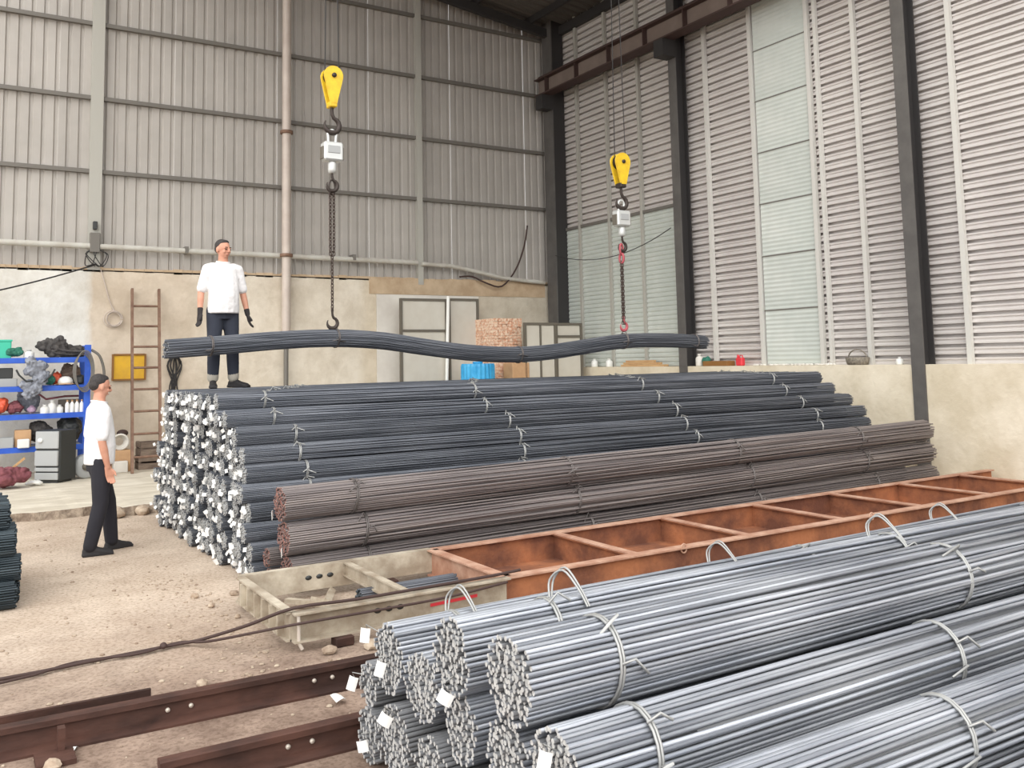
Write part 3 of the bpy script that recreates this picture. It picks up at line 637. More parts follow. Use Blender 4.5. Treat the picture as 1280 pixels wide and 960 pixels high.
def hook_block(x, ztop, h, wd, label, front_face):
    e = empty('hook_block', (x, 10.2, ztop - h)); tag(e, label, 'hook block')
    # two teardrop side plates around a sheave
    out = [(wd * 0.5 * math.sin(math.radians(a)) , h - wd * 0.5 + wd * 0.5 * math.cos(math.radians(a))) for a in range(-100, 101, 20)] + [(wd * 0.16, 0.02), (-wd * 0.16, 0.02)]
    for yo in (-0.075, 0.045):
        m = MB(); k = len(out); m.add([(p[0], yo, p[1]) for p in out] + [(p[0], yo + 0.03, p[1]) for p in out], [tuple(range(k)), tuple(range(k, 2 * k))[::-1]] + [(i, (i + 1) % k, k + (i + 1) % k, k + i) for i in range(k)])
        m.build('side_plate', M['yellow'], e, bevel=0.008)
    MB().lathe([(wd * 0.44, -0.045), (wd * 0.36, -0.0), (wd * 0.44, 0.045)], (0, 0, h - wd * 0.5), 20, axis='Y').build('sheave', M['hook'], e)
    MB().lathe([(0.028, -0.095), (0.028, 0.095)], (0, 0, h - wd * 0.5), 12, axis='Y').build('axle', M['hook'], e)
    MB().box((0, 0, 0.0), (wd * 0.42, 0.14, 0.07)).build('crosshead', M['yellow'] if front_face else M['hook'], e, bevel=0.01)
    hook_mb(-0.02, 0.22).build('hook', M['hook'], e)
    for xo in (-wd * 0.4, wd * 0.4): MB().tube([(xo, 0, h - wd * 0.5), (xo * 0.6, 0, 8.06 - (ztop - h))], 0.007, 6).build('wire_rope', M['cable_black'], e)
def crane_scale(x, z, label):      # z = centre of the housing
    e = empty('crane_scale', (x, 10.2, z)); tag(e, label, 'scale')
    MB().box((0, 0, 0), (0.24, 0.15, 0.23)).build('housing', M['silver'], e, bevel=0.02)
    MB().box((0.0, -0.078, 0.02), (0.15, 0.012, 0.09)).build('display', M['greyplastic'], e, bevel=0.004)
    for s_ in (-1, 1): MB().box((0.125 * s_, 0, -0.02), (0.02, 0.1, 0.15)).build('side_cap', M['greyframe'], e, bevel=0.004)
    MB().tube([(-0.045, 0, 0.11), (-0.05, 0, 0.2)] + [(0.055 * math.cos(a), 0, 0.21 + 0.06 * math.sin(a)) for a in [PI * (1 - i / 8) for i in range(9)]] + [(0.05, 0, 0.2), (0.045, 0, 0.11)], 0.017, 8).build('shackle', M['silver'], e)
    MB().lathe([(0.04, -0.26), (0.05, -0.22), (0.05, -0.14), (0.035, -0.11)], (0, 0, 0), 14).build('swivel', M['silver'], e)
    hook_mb(-0.24, 0.16).build('hook', M['hook'], e)
hook_block(3.86, 5.33, 0.46, 0.22, 'larger yellow hook block on the left, before the grey back wall', True)
crane_scale(3.86, 4.29, 'silver crane scale hanging below the left yellow hook block')
e = empty('chain_sling', (3.86, 10.2, 2.25)); tag(e, 'rusty chain sling with a bare hook hanging from the left scale', 'chain')
torus_link(rg := MB(), (0, 0, 3.86 - 2.25), 0.05, 0.09, 0.012, 0.4); rg.build('master_ring', M['hook'], e)
for xo in (-0.022, 0.022): stuff(chain_mb(3.80 - 2.25, 3.06 - 2.25, xo).build('chain', M['chain'], e))
stuff(chain_mb(3.08 - 2.25, 0.12).build('chain', M['chain'], e))
hook_mb(0.14, 0.15).build('hook', M['hook'], e)
MB().tube([(-0.0, 0, -0.07), (-0.02, 0.0, -0.085), (0.02, -0.108, -0.2)], 0.004, 5).build('hanging_wire', M['wire'], e)
MB().tube([(-0.0, 0, -0.07), (0.02, 0.0, -0.085), (0.02, 0.108, -0.2)], 0.004, 5).build('hanging_wire', M['wire'], e)
hook_block(8.29, 4.73, 0.47, 0.25, 'smaller looking yellow hook block on the right, before the ribbed wall', False)
crane_scale(8.28, 3.77, 'silver crane scale hanging below the right yellow hook block')
e = empty('chain_sling', (8.26, 10.2, 2.15)); tag(e, 'straight chain sling with red end fittings hanging from the right scale', 'chain')
torus_link(rg := MB(), (0, 0, 1.17), 0.045, 0.08, 0.016, 0.4); torus_link(rg, (0, 0, 1.04), 0.035, 0.07, 0.018, 1.9); rg.build('master_ring', M['pink'], e)
for xo in (-0.014, 0.014): stuff(chain_mb(1.0, 0.12, xo, 0.045).build('chain', M['chain'], e))
hook_mb(0.2, 0.14).build('hook', M['pink'], e)
MB().tube([(0.0, 0.0, 0.0), (0.0, -0.09, -0.08), (0.0, -0.11, -0.16)], 0.006, 5).build('hanging_wire', M['wire_dark'], e)
MB().tube([(0.0, 0.0, 0.0), (0.0, 0.09, -0.08), (0.0, 0.11, -0.16)], 0.006, 5).build('hanging_wire', M['wire_dark'], e)

# ------------------------------------------------------------------ rusty steel frame on the ground
fx = empty('steel_frame', (1.85, 6.2, 0)); tag(fx, 'long open steel frame, cream at its near end and rusty beyond', 'frame')
def fp(mb, name, m, parent=fx, bevel=0): return mb.build(name, m, parent, (-1.85, -6.2, 0), bevel=bevel)
YN, YF, ZT, XJ = 5.60, 6.75, 0.235, 3.40
def channel(mb, x0, x1, y, z0, z1, side):   # C-channel along X, flanges pointing to side
    mb.b2((x0, y - 0.006, z0), (x1, y + 0.006, z1)); mb.b2((x0, y, z1 - 0.012), (x1, y + 0.07 * side, z1)); mb.b2((x0, y, z0), (x1, y + 0.07 * side, z0 + 0.012)); return mb
def beam_y(mb, x, y0, y1, z0, z1, w_=0.07):
    mb.b2((x - w_ / 2, y0, z1 - 0.012), (x + w_ / 2, y1, z1)); mb.b2((x - 0.006, y0, z0), (x + 0.006, y1, z1 - 0.012)); mb.b2((x - w_ / 2, y0, z0), (x + w_ / 2, y1, z0 + 0.012)); return mb
for y, sd in ((YF, 1), (YN, -1)):
    r1 = fp(channel(MB(), 1.85, XJ, y, 0.06, ZT, sd), 'pale_rail', M['pale_frame'])
    r2 = fp(MB().b2((XJ, y - 0.008, 0.0), (XR - 0.4, y + 0.008, ZT - 0.012)), 'rust_rail', M['rust'])
    MB().b2((XJ, y - 0.05, ZT - 0.012), (XR - 0.4, y + 0.05, ZT)).build('top_flange', M['rust_top'], r2)
    for o in r2.children: o.location = (0, 0, 0)
    for k in range(3):
        MB().lathe([(0.017, -0.009), (0.017, 0.009)], ((2.36 + 0.085 * k) if y == YF else (2.42 + 0.08 * k), y, 0.155), 12, axis='Y', sx=1.5).build('slot', M['black'], r1)
fp(beam_y(MB(), 1.85, YN, YF, 0.06, ZT, 0.06), 'end_plate', M['pale_frame'])
for k in range(6): fp(MB().b2((1.805, 5.72 + 0.17 * k, 0.07), (1.845, 5.735 + 0.17 * k, ZT - 0.015)), 'end_rib', M['pale_frame'])
fp(beam_y(MB(), 2.66, YN, YF, 0.13, ZT, 0.05), 'pale_crossbar', M['pale_frame'])
fp(beam_y(MB(), XJ, YN, YF, 0.03, ZT, 0.09), 'crossbar', M['rust_top'])
xb_ = [4.6, 5.84, 7.07, 8.26, 9.47, 10.67]
for i, x in enumerate(xb_):
    c = fp(beam_y(MB(), x, YN + 0.01, YF - 0.01, 0.0, ZT - 0.012, 0.075), 'crossbar', M['rust'])
    MB().b2((x - 0.04, YN + 0.05, ZT - 0.012), (x + 0.04, YF - 0.05, ZT - 0.001)).build('top_plate', M['rust_top'], c)
fp(MB().b2((XJ, YN, 0.006), (XR - 0.42, YF, 0.014)), 'floor_plate', M['rust'])
ft_ = fp(MB().box((2.16, 5.54, 0.03), (0.12, 0.1, 0.06)), 'foot', M['rail'], bevel=0.008)
fp(MB().box((3.0, 6.7, 0.03), (0.12, 0.1, 0.06)), 'foot', M['rail'], bevel=0.008); fp(MB().box((1.95, 6.7, 0.03), (0.12, 0.1, 0.06)), 'foot', M['rail'], bevel=0.008)
fp(MB().tube([(1.88, 5.55, 0.22), (1.88, 5.545, 0.06), (1.9, 5.54, 0.02)], 0.012, 6), 'bolt_pin', M['bolt'])
# red paint stroke on the near rail
fp(MB().box((2.98, YN - 0.009, 0.135), (0.36, 0.003, 0.02), (0, -0.03, 0)), 'red_mark', M['red'])
# rings and wire loops on the near rust rail
for x in (5.05, 7.4):
    fp(MB().tube([(x + 0.03 * math.cos(a), YN - 0.03, ZT - 0.01 + 0.035 * math.sin(a)) for a in [2 * PI * i / 12 for i in range(12)]], 0.007, 6, closed=True), 'lifting_ring', M['rust_top'])
e = empty('rebar_bundle', (2.55, 6.22, 0.078), (0, 0, 0.01)); tag(e, 'black rebar bundle lying on the ground inside the steel frame', 'rebar bundle')
stuff(inst('bars', bundle_mesh('bars', 0.07, 0.008, 0.78, [M['bar_dark'], M['bar_teal_end']], 610, seg=3), e))
o = MB(); 
for i in range(4): o.box((2.25 + 0.06 * i, 6.4 + R.uniform(-0.1, 0.1), 0.05 + 0.005 * i), (0.05, 0.35, 0.03), (0, 0.2 * i, R.uniform(-0.8, 0.8)))
tag(o.build('scrap_offcuts', M['pale_frame']), 'dusty steel offcuts lying inside the cream end of the frame', 'scrap')

# ------------------------------------------------------------------ rails on the ground
def rail(name, a, b, label, bolts, h=0.15):
    e = empty(name, ((a[0] + b[0]) / 2, (a[1] + b[1]) / 2, 0)); tag(e, label, 'rail')
    off = Vector(((a[0] + b[0]) / 2, (a[1] + b[1]) / 2, 0)); A, B = Vector((a[0], a[1], 0)) - off, Vector((b[0], b[1], 0)) - off
    prof = [(-0.065, 0), (0.065, 0), (0.065, 0.012), (0.012, 0.03), (0.008, h - 0.04), (0.035, h - 0.03), (0.035, h - 0.004), (0.025, h), (-0.025, h), (-0.035, h - 0.004), (-0.035, h - 0.03), (-0.008, h - 0.04), (-0.012, 0.03), (-0.065, 0.012)]
    MB().prism(prof, A, B).build('rail_section', M['rail'], e)
    d = (B - A).normalized(); nrm = Vector((d.y, -d.x, 0))
    for t_ in bolts:
        p = Vector((t_, 0, 0)); y = A.y + (B.y - A.y) * ((t_ - off.x) - A.x) / (B.x - A.x)
        MB().lathe([(0.011, -0.02), (0.011, -0.004)], (t_ - off.x, y, h * 0.5), 10, axis='Y').build('bolt', M['bolt'], e)
    return e
r1 = rail('crane_rail', (-3.5, 5.0), (3.3, 4.79), 'long brown steel rail nearer the steel frame', (0.98, 1.09, 1.72, 1.82), 0.14)
MB().box((0.5 + 0.1, -0.14 + 0.02, 0.06), (0.03, 0.05, 0.12)).build('clip', M['rail'], r1); MB().box((0.57, -0.19, 0.012), (0.16, 0.16, 0.022)).build('clip_plate', M['rail'], r1)
rail('crane_rail', (0.80, 4.12), (4.0, 4.06), 'shorter brown steel rail at the bottom edge of the picture', (1.34, 1.45), 0.13)
tag(MB().box((-0.02, 5.17, 0.05), (1.95, 0.025, 0.085), (0, 0.0, -0.02)).build('flat_bar', M['rail']), 'thin brown flat bar leaning along the longer rail', 'bar')
tag(MB().b2((1.95, 4.86 - 0.35, 0.0), (2.4, 4.72 - 0.02, 0.05)).build('dark_block', M['black'], bevel=0.01), 'dark flat block lying against the longer rail by the pile', 'block')

# cable across the ground and along the frame
cb = MB()
p1 = [(-1.0, 6.05, 0.02), (0.31, 6.03, 0.02), (0.81, 6.07, 0.02), (1.1, 6.09, 0.02), (1.3, 6.1, 0.022), (1.42, 6.03, 0.045), (1.64, 5.79, 0.15), (1.86, 5.58, 0.262), (2.27, 5.56, 0.258), (2.88, 5.57, 0.258), (3.3, 5.57, 0.262), (3.5, 5.57, 0.27)]
p2 = [(-1.0, 5.9, 0.02), (0.31, 5.96, 0.02), (0.7, 6.1, 0.02), (1.05, 6.05, 0.02), (1.3, 6.13, 0.022), (1.44, 5.98, 0.04), (1.68, 5.68, 0.13), (1.9, 5.505, 0.185), (2.4, 5.50, 0.185), (2.9, 5.50, 0.19), (3.35, 5.5, 0.22)]
tag(MB().tube(smooth_path(p1), 0.0105, 8).build('power_cable', M['cable']), 'brown cable crossing the ground and lying on top of the near frame rail', 'cable')
o = tag(MB().tube(smooth_path(p2), 0.0085, 8).build('power_cable', M['cable']), 'thinner brown cable tied along the outer side of the near frame rail', 'cable')
MB().ball((1.2, 6.09, 0.03), (0.022, 0.03, 0.02)).build('tape_knot', M['cable'], o)

# ------------------------------------------------------------------ people
def loft(m, rings):     # rings: (centre, u-vector, v-vector)
    n = 16; vs = []
    for c, u, v in rings:
        vs += [Vector(c) + Vector(u) * math.cos(2 * PI * j / n) + Vector(v) * math.sin(2 * PI * j / n) for j in range(n)]
    k = len(rings)
    fs = [(i * n + j, i * n + (j + 1) % n, (i + 1) * n + (j + 1) % n, (i + 1) * n + j) for i in range(k - 1) for j in range(n)] + [tuple(range(n))[::-1], tuple(range((k - 1) * n, k * n))]
    m.add(vs, fs, 0, True)
def torso(m, st):        # (x, y, z, rx, ry)
    loft(m, [((x, y, z), (rx, 0, 0), (0, ry, 0)) for x, y, z, rx, ry in st])
def limb(m, pts):        # ((x,y,z), r) chain with round joints
    for i in range(len(pts) - 1):
        m.tube([pts[i][0], pts[i + 1][0]], [pts[i][1], pts[i + 1][1]], 14)
    for p, r in pts: m.ball(p, r, 14, 10)
def remesh(name, m, mats, parent, vox, it=6):
    me = m.mesh(name + '_raw', mats if isinstance(mats, list) else [mats])
    t = bpy.data.objects.new('tmp', me); col.objects.link(t)
    md = t.modifiers.new('r', 'REMESH'); md.mode = 'VOXEL'; md.voxel_size = vox; md.use_smooth_shade = True
    s_ = t.modifiers.new('s', 'SMOOTH'); s_.factor = 0.5; s_.iterations = it
    dg = bpy.context.evaluated_depsgraph_get(); dg.update()
    nm = bpy.data.meshes.new_from_object(t.evaluated_get(dg)); nm.name = name
    bpy.data.objects.remove(t); bpy.data.meshes.remove(me)
    nm.materials.clear(); nm.materials.append(mats if not isinstance(mats, list) else mats[0])
    o = bpy.data.objects.new(name, nm); col.objects.link(o); o.parent = parent; return o
def hand(m, wrist, down, across, side, g=0.0, curl=0.5):
    # across: direction from little finger to index (thumb side); fingers run along down and curl to inside
    wrist, down, across = Vector(wrist), Vector(down).normalized(), Vector(across).normalized()
    inn = down.cross(across).normalized() * side
    k0 = wrist + down * 0.085
    for s_ in (-0.027, -0.009, 0.009, 0.027):
        limb(m, [(wrist + across * s_ * 0.6, 0.016 + g), (k0 + across * s_, 0.0135 + g)])
    for s_, L in ((-0.03, 0.062), (-0.0105, 0.078), (0.0095, 0.084), (0.0295, 0.074)):
        b = k0 + across * s_; d1 = (down + inn * 0.25 * curl).normalized(); d2 = (down + inn * 0.9 * curl).normalized(); d3 = (down + inn * 1.7 * curl).normalized()
        q1 = b + d1 * L * 0.45; q2 = q1 + d2 * L * 0.32; q3 = q2 + d3 * L * 0.25
        limb(m, [(b, 0.0098 + g), (q1, 0.0092 + g), (q2, 0.0085 + g), (q3, 0.0075 + g)])
    b = wrist + down * 0.028 + across * 0.026; q1 = b + (down * 0.75 + across * 0.6 + inn * 0.4).normalized() * 0.042; q2 = q1 + (down + inn * 0.4).normalized() * 0.032
    limb(m, [(b, 0.0155 + g), (q1, 0.0115 + g), (q2, 0.0092 + g)])
def rotz(p, c, a):
    p = Vector(p) - Vector(c); return Vector(c) + Matrix.Rotation(a, 3, 'Z') @ p
def person(loc, yaw, label, arms, legs, headyaw, gloves, leg_mat, belly, headpitch=0.0, cuff=False, slim=0.0, tall=0.97):
    e = empty('person', loc, (0, 0, yaw)); tag(e, label, 'person')
    # local frame: faces -Y, up Z, 1.74 m tall
    B = MB()
    torso(B, [(0, 0.0, 0.86, 0.13, 0.10), (0, 0, 0.95, 0.16, 0.115), (0, -0.005 - belly, 1.05, 0.15, 0.115 + belly), (0, -0.005 - belly * 0.7, 1.18, 0.155, 0.115 + belly * 0.6), (0, 0, 1.30, 0.17, 0.115), (0, 0.005, 1.40, 0.155, 0.09), (0, 0.01, 1.46, 0.08, 0.065), (0, 0.005, 1.50, 0.056, 0.058), (0, -0.004, 1.56, 0.055, 0.058)])
    hc = Vector((0, -0.012, 1.625)); H = MB()
    H.ball((0, 0.008, 1.648), (0.074, 0.094, 0.094), 20, 14); H.ball((0, -0.022, 1.59), (0.06, 0.068, 0.078), 18, 12); H.ball((0, -0.05, 1.548), (0.038, 0.032, 0.026), 12, 8)
    H.tube([(0, -0.098, 1.642), (0, -0.112, 1.606)], [0.009, 0.016], 10); H.ball((0, -0.108, 1.603), (0.016, 0.016, 0.012))
    for s_ in (-1, 1):
        H.ball((s_ * 0.076, 0.006, 1.616), (0.011, 0.021, 0.034)); H.ball((s_ * 0.03, -0.083, 1.646), (0.026, 0.012, 0.008)); H.ball((s_ * 0.036, -0.07, 1.60), (0.02, 0.018, 0.02))
    H.ball((0, -0.085, 1.566), (0.022, 0.013, 0.009))
    mt = Matrix.Translation(hc) @ Matrix.Rotation(headyaw, 4, 'Z') @ Matrix.Rotation(headpitch, 4, 'X') @ Matrix.Translation(-hc)
    H.v = [tuple(mt @ Vector(v)) for v in H.v]; B.add(H.v, H.f, 0, True)
    SH = MB(); GL = {}
    for s_, (elb, wr_, ac) in zip((-1, 1), arms):      # -1 = the person's right arm (local -X)
        sho = Vector((s_ * 0.178, 0.008, 1.385)); elb = Vector(elb); wr_ = Vector(wr_)
        limb(B, [((s_ * 0.12, 0.005, 1.40), 0.058), (sho, 0.053), (sho.lerp(elb, 0.5), 0.046), (elb, 0.038), (elb.lerp(wr_, 0.35), 0.038), (wr_, 0.025)])
        hand(B, wr_, wr_ - elb, ac, -s_)
        limb(SH, [((s_ * 0.12, 0.005, 1.40), 0.070), (sho, 0.068), (sho.lerp(elb, 0.45), 0.064), (sho.lerp(elb, 0.82), 0.063)])
        if gloves:
            G = MB(); limb(G, [(wr_ - (wr_ - elb).normalized() * 0.05, 0.033), (wr_, 0.03)]); hand(G, wr_, wr_ - elb, ac, -s_, 0.004); GL[s_] = G
    T = MB(); SHO = {}
    for s_, (knee, ank, toe) in zip((-1, 1), legs):
        hip = Vector((s_ * 0.088, 0, 0.9)); knee, ank, toe = Vector(knee), Vector(ank), Vector(toe)
        limb(B, [(hip, 0.085), (hip.lerp(knee, 0.5), 0.072), (knee, 0.052), (knee.lerp(ank, 0.35), 0.052), (ank, 0.036)])
        heel = ank + Vector((0, 0.02, -0.045)); ball_ = toe
        limb(B, [(ank, 0.034), (heel, 0.024), (heel.lerp(ball_, 0.6), 0.02)])
        bot = ank.lerp(knee, 0.12 if cuff else 0.02)
        limb(T, [(hip, 0.103 - slim * 0.4), (hip.lerp(knee, 0.5), 0.091 - slim * 0.3), (knee, 0.074), (knee.lerp(ank, 0.5), 0.071), (bot, 0.064)])
        S = MB(); d = (toe - ank); d.z = 0; d.normalize()
        h0 = Vector((ank.x, ank.y, 0)) - d * 0.055; zt = ank.z - 0.085
        for k in range(1): pass
        px = Vector((-d.y, d.x, 0))
        loft(S, [(h0 + d * t_ + Vector((0, 0, zt + hh / 2)), px * ww, Vector((0, 0, hh / 2))) for t_, ww, hh in ((-0.012, 0.02, 0.06), (0.0, 0.033, 0.085), (0.05, 0.038, 0.105), (0.1, 0.038, 0.10), (0.15, 0.043, 0.075), (0.2, 0.046, 0.06), (0.245, 0.038, 0.05), (0.268, 0.018, 0.036))])
        S.box(h0 + d * 0.128 + Vector((0, 0, zt + 0.013)), (0.28, 0.084, 0.026), (0, 0, math.atan2(d.y, d.x)))
        SHO[s_] = S
        if cuff: remesh('turned_cuff', (lambda q: (limb(q, [(bot + Vector((0, 0, 0.03)), 0.066), (bot - Vector((0, 0, 0.012)), 0.066)]), q)[1])(MB()), M['cuff'], e, 0.009)
    torso(T, [(0, 0.0, 0.80, 0.15, 0.112 - slim * 0.6), (0, 0, 0.9, 0.165, 0.122 - slim), (0, -belly * 0.5, 1.0, 0.162, 0.118 - slim + belly * 0.6), (0, -belly * 0.8, 1.04, 0.156, 0.112 - slim + belly * 0.8)])
    hem = 0.865
    torso(SH, [(0, -belly * 0.7, hem, 0.186, 0.142 - slim + belly * 0.6), (0, -belly * 0.9, 0.95, 0.184, 0.142 - slim + belly * 0.8), (0, -belly, 1.05, 0.18, 0.137 - slim * 0.6 + belly), (0, -belly * 0.8, 1.18, 0.176, 0.132 - slim * 0.5 + belly * 0.6), (0, 0, 1.30, 0.182, 0.128 - slim * 0.4), (0, 0.005, 1.40, 0.17, 0.104), (0, 0.01, 1.452, 0.105, 0.082), (0, 0.008, 1.478, 0.07, 0.068)])
    remesh('body', B, M['skin'], e, 0.0058, 3)
    remesh('t_shirt', SH, M['shirt'], e, 0.009, 6)
    remesh('trousers', T, leg_mat, e, 0.009, 6)
    for S in SHO.values(): remesh('shoe', S, M['shoe'], e, 0.0075, 3)
    for G in GL.values(): remesh('glove', G, M['glove'], e, 0.0065, 2)
    HR = MB(); HR.ball((0, 0.026, 1.672), (0.0775, 0.085, 0.078), 20, 14); HR.ball((0, 0.05, 1.63), (0.069, 0.06, 0.06), 18, 12); HR.ball((0, -0.012, 1.712), (0.062, 0.052, 0.034), 16, 10)
    # cut hair away from the face: keep a close cap
    HR.v = [tuple(mt @ Vector(v)) for v in HR.v]; remesh('hair', HR, M['hair'], e, 0.009, 3)
    for s_ in (-1, 1):
        p = mt @ Vector((s_ * 0.03, -0.089, 1.628)); MB().ball(p, (0.013, 0.008, 0.007)).build('eye', M['eye'], e)
        a = mt @ Vector((s_ * 0.046, -0.086, 1.652)); b = mt @ Vector((s_ * 0.016, -0.095, 1.654)); MB().tube([a, b], 0.005, 6).build('eyebrow', M['hair'], e)
    MB().tube([mt @ Vector((-0.02, -0.093, 1.566)), mt @ Vector((0, -0.1, 1.567)), mt @ Vector((0.02, -0.093, 1.566))], 0.004, 6).build('mouth', M['lip'], e)
    nk = MB(); nk.tube([(0.072 * math.cos(a), 0.004 + 0.07 * math.sin(a), 1.476 + 0.012 * math.sin(a)) for a in [2 * PI * k / 20 for k in range(20)]], 0.011, 8, closed=True); nk.build('neckband', M['shirt'], e)
    e.scale = (tall, tall, tall)
    return e
# man on the ground: side view, looking at the stack
person((1.27, 9.6, 0), math.radians(98), 'man in a white t-shirt and black trousers standing on the ground beside the stack',
       (((-0.215, 0.03, 1.10), (-0.195, -0.035, 0.845), (0, -1, 0.1)), ((0.215, 0.03, 1.10), (0.2, -0.05, 0.86), (0, -1, 0.1))),
       (((-0.10, 0.0, 0.49), (-0.10, 0.09, 0.085), (-0.125, -0.08, 0.03)), ((0.10, -0.13, 0.49), (0.105, -0.17, 0.085), (0.135, -0.35, 0.03))),
       0.12, False, M['trouser'], 0.012, 0.22, slim=0.012)
# man on top of the stack
person((2.66, 10.5, 1.507), math.radians(4), 'man in a white t-shirt and dark gloves standing on top of the big stack',
       (((-0.245, 0.03, 1.115), (-0.27, -0.02, 0.87), (0.3, -1, 0)), ((0.25, 0.03, 1.115), (0.295, -0.01, 0.865), (-0.3, -1, 0))),
       (((-0.10, -0.01, 0.49), (-0.105, 0.01, 0.085), (-0.15, -0.16, 0.03)), ((0.115, -0.01, 0.49), (0.135, 0.0, 0.085), (0.24, -0.15, 0.03))),
       0.42, True, M['jeans'], 0.03, 0.1, True)

# ------------------------------------------------------------------ shelving and the things around it
SY = 15.6; sh = empty('shelving_unit', (1.0, SY, 0.1)); tag(sh, 'blue steel shelving unit by the white wall', 'shelf')
for x in (0.88, -1.0):
    for y in (0.0, 0.6): MB().b2((x - 0.045, y - 0.02, 0), (x + 0.045, y + 0.03, 2.03)).build('post', M['blue'], sh)
levels = [1.8, 1.37, 0.95, 0.46]
for z in levels:
    for y in (-0.005, 0.605): MB().b2((-0.955, y - 0.015, z - 0.04), (0.835, y + 0.02, z + 0.04)).build('beam', M['blue'], sh)
    MB().b2((-0.95, 0.02, z + 0.015), (0.83, 0.585, z + 0.032)).build('shelf_board', M['board'], sh)
ZS = [0.1 + z + 0.032 for z in levels]
from mathutils import noise as mnoise
def crumple(o, amp, freq, off=0.0):
    for v in o.data.vertices:
        p = v.co * freq + Vector((off, off * 0.7, 0)); k = abs(mnoise.noise(p)) * 1.4 - 0.35 + 0.5 * mnoise.noise(p * 2.3)
        v.co += v.normal * amp * k
    o.data.update()
def lump(name, m, c, r, label, cat, seed, flat=0.0, group=None):   # a soft irregular heap
    rnd = random.Random(seed); mb = MB()
    for i in range(7):
        q = [r[k] * rnd.uniform(0.45, 0.7) for k in range(3)]
        p = (rnd.uniform(-0.5, 0.5) * r[0], rnd.uniform(-0.5, 0.5) * r[1], q[2] + rnd.uniform(0, 0.5) * r[2]); mb.ball(p, q, 14, 9)
    e = empty(name, c); tag(e, label, cat, group); o = remesh('body', mb, m, e, 0.0135, 7); crumple(o, 0.22 * min(r), 1.6 / min(r), seed)
    return e
def item_box(name, c, d, m, label, cat, rz=0, lid=None, bevel=0.01):
    e = empty(name, c, (0, 0, rz)); tag(e, label, cat); MB().box((0, 0, d[2] / 2), d).build('body', m, e, bevel=bevel)
    if lid: MB().box((0, 0, d[2] + 0.012), (d[0] + 0.02, d[1] + 0.02, 0.03)).build('lid', lid, e, bevel=0.005)
    return e
def bottle(name, c, r, h, m, label, cat, capm, group=None):
    e = empty(name, c); tag(e, label, cat, group)
    MB().lathe([(r * 0.92, 0), (r, 0.01), (r, h * 0.62), (r * 0.85, h * 0.72), (r * 0.4, h * 0.82), (r * 0.36, h * 0.88)], (0, 0, 0), 16).build('body', m, e)
    MB().lathe([(r * 0.45, h * 0.87), (r * 0.45, h)], (0, 0, 0), 12).build('cap', capm, e); return e
FY = SY + 0.2
item_box('storage_box', (0.62, FY, ZS[0]), (0.42, 0.3, 0.26), M['teal'], 'teal plastic storage box at the left end of the top shelf', 'box', 0, M['teal'])
lump('tarpaulin_heap', M['blackcloth'], (1.36, FY, ZS[0]), (0.24, 0.16, 0.2), 'heap of black tarpaulin and straps on the top shelf', 'tarpaulin', 31)
t = MB()
for i in range(9): t.tube(sag((1.42 + R.uniform(-0.05, 0.05), FY - 0.12 + R.uniform(-0.05, 0.1), ZS[0] + 0.16 - 0.015 * i), (1.84, FY - 0.1 + R.uniform(-0.05, 0.1), ZS[0] + 0.1 - 0.008 * i), 0.02), 0.018, 7)
tag(t.build('hose_bundle', M['blackcloth']), 'bundle of black hoses at the right end of the top shelf', 'hose')
bottle('white_jar', (1.07, FY - 0.12, ZS[0]), 0.07, 0.13, M['white'], 'white jar between the teal box and the black heap', 'jar', M['greyplastic'])
# grey bag hanging over the top beam
b = MB()
for i in range(8): b.ball((1.13 + R.uniform(-0.08, 0.1), SY - 0.09 + R.uniform(-0.03, 0.02), 1.88 - 0.07 * i), (0.1 + R.uniform(-0.02, 0.04), 0.06, 0.09), 12, 8)
e = empty('grey_bag', (0, 0, 0)); tag(e, 'crumpled grey bag hanging down the front of the shelving', 'bag'); crumple(remesh('body', b, M['greycloth'], e, 0.012, 16), 0.03, 14.0)
for s_ in (-1, 1): MB().tube([(1.15, SY - 0.13, 1.6), (1.15 + 0.12 * s_, SY - 0.15, 1.58), (1.15 + 0.22 * s_, SY - 0.15, 1.68), (1.15 + 0.26 * s_, SY - 0.14, 1.76)], 0.014, 7).build('strap', M['black'], e)
item_box('black_case', (0.76, FY - 0.05, ZS[1] + 0.13), (0.2, 0.16, 0.16), M['black'], 'small black case standing on the grey crate', 'case')
item_box('grey_crate', (0.74, FY, ZS[1]), (0.36, 0.3, 0.13), M['greyplastic'], 'grey crate on the second shelf under a black case', 'crate')
lump('green_sack', M['green'], (1.33, FY - 0.08, ZS[1]), (0.15, 0.12, 0.1), 'dark green folded sack on the second shelf', 'sack', 33)
lump('red_bag', M['orange'], (1.46, FY, ZS[1]), (0.08, 0.08, 0.14), 'small red bag behind the white helmet', 'bag', 34)
e = empty('safety_helmet', (1.58, FY - 0.12, ZS[1])); tag(e, 'white safety helmet on the second shelf', 'helmet')
MB().lathe([(0.11, 0.03), (0.108, 0.07), (0.09, 0.11), (0.05, 0.138), (0.005, 0.145)], n=18).build('shell', M['white'], e)
MB().lathe([(0.105, 0.02), (0.135, 0.022), (0.135, 0.03), (0.105, 0.035)], n=18).build('brim', M['cardboard'], e)
lump('work_boots', M['black'], (1.77, FY - 0.06, ZS[1]), (0.12, 0.1, 0.09), 'pair of dark work boots at the right of the second shelf', 'boots', 35)
t = MB()
for i in range(4): t.tube([(1.8 + 0.01 * i + 0.13 * math.cos(a), SY - 0.07 - 0.02 * i, 1.72 + (0.26 + 0.02 * i) * math.sin(a)) for a in [2 * PI * k / 24 for k in range(24)]], 0.009, 6, closed=True)
tag(t.build('wire_coil', M['girt']), 'thin wire coil hung on the right front post of the shelving', 'coil')
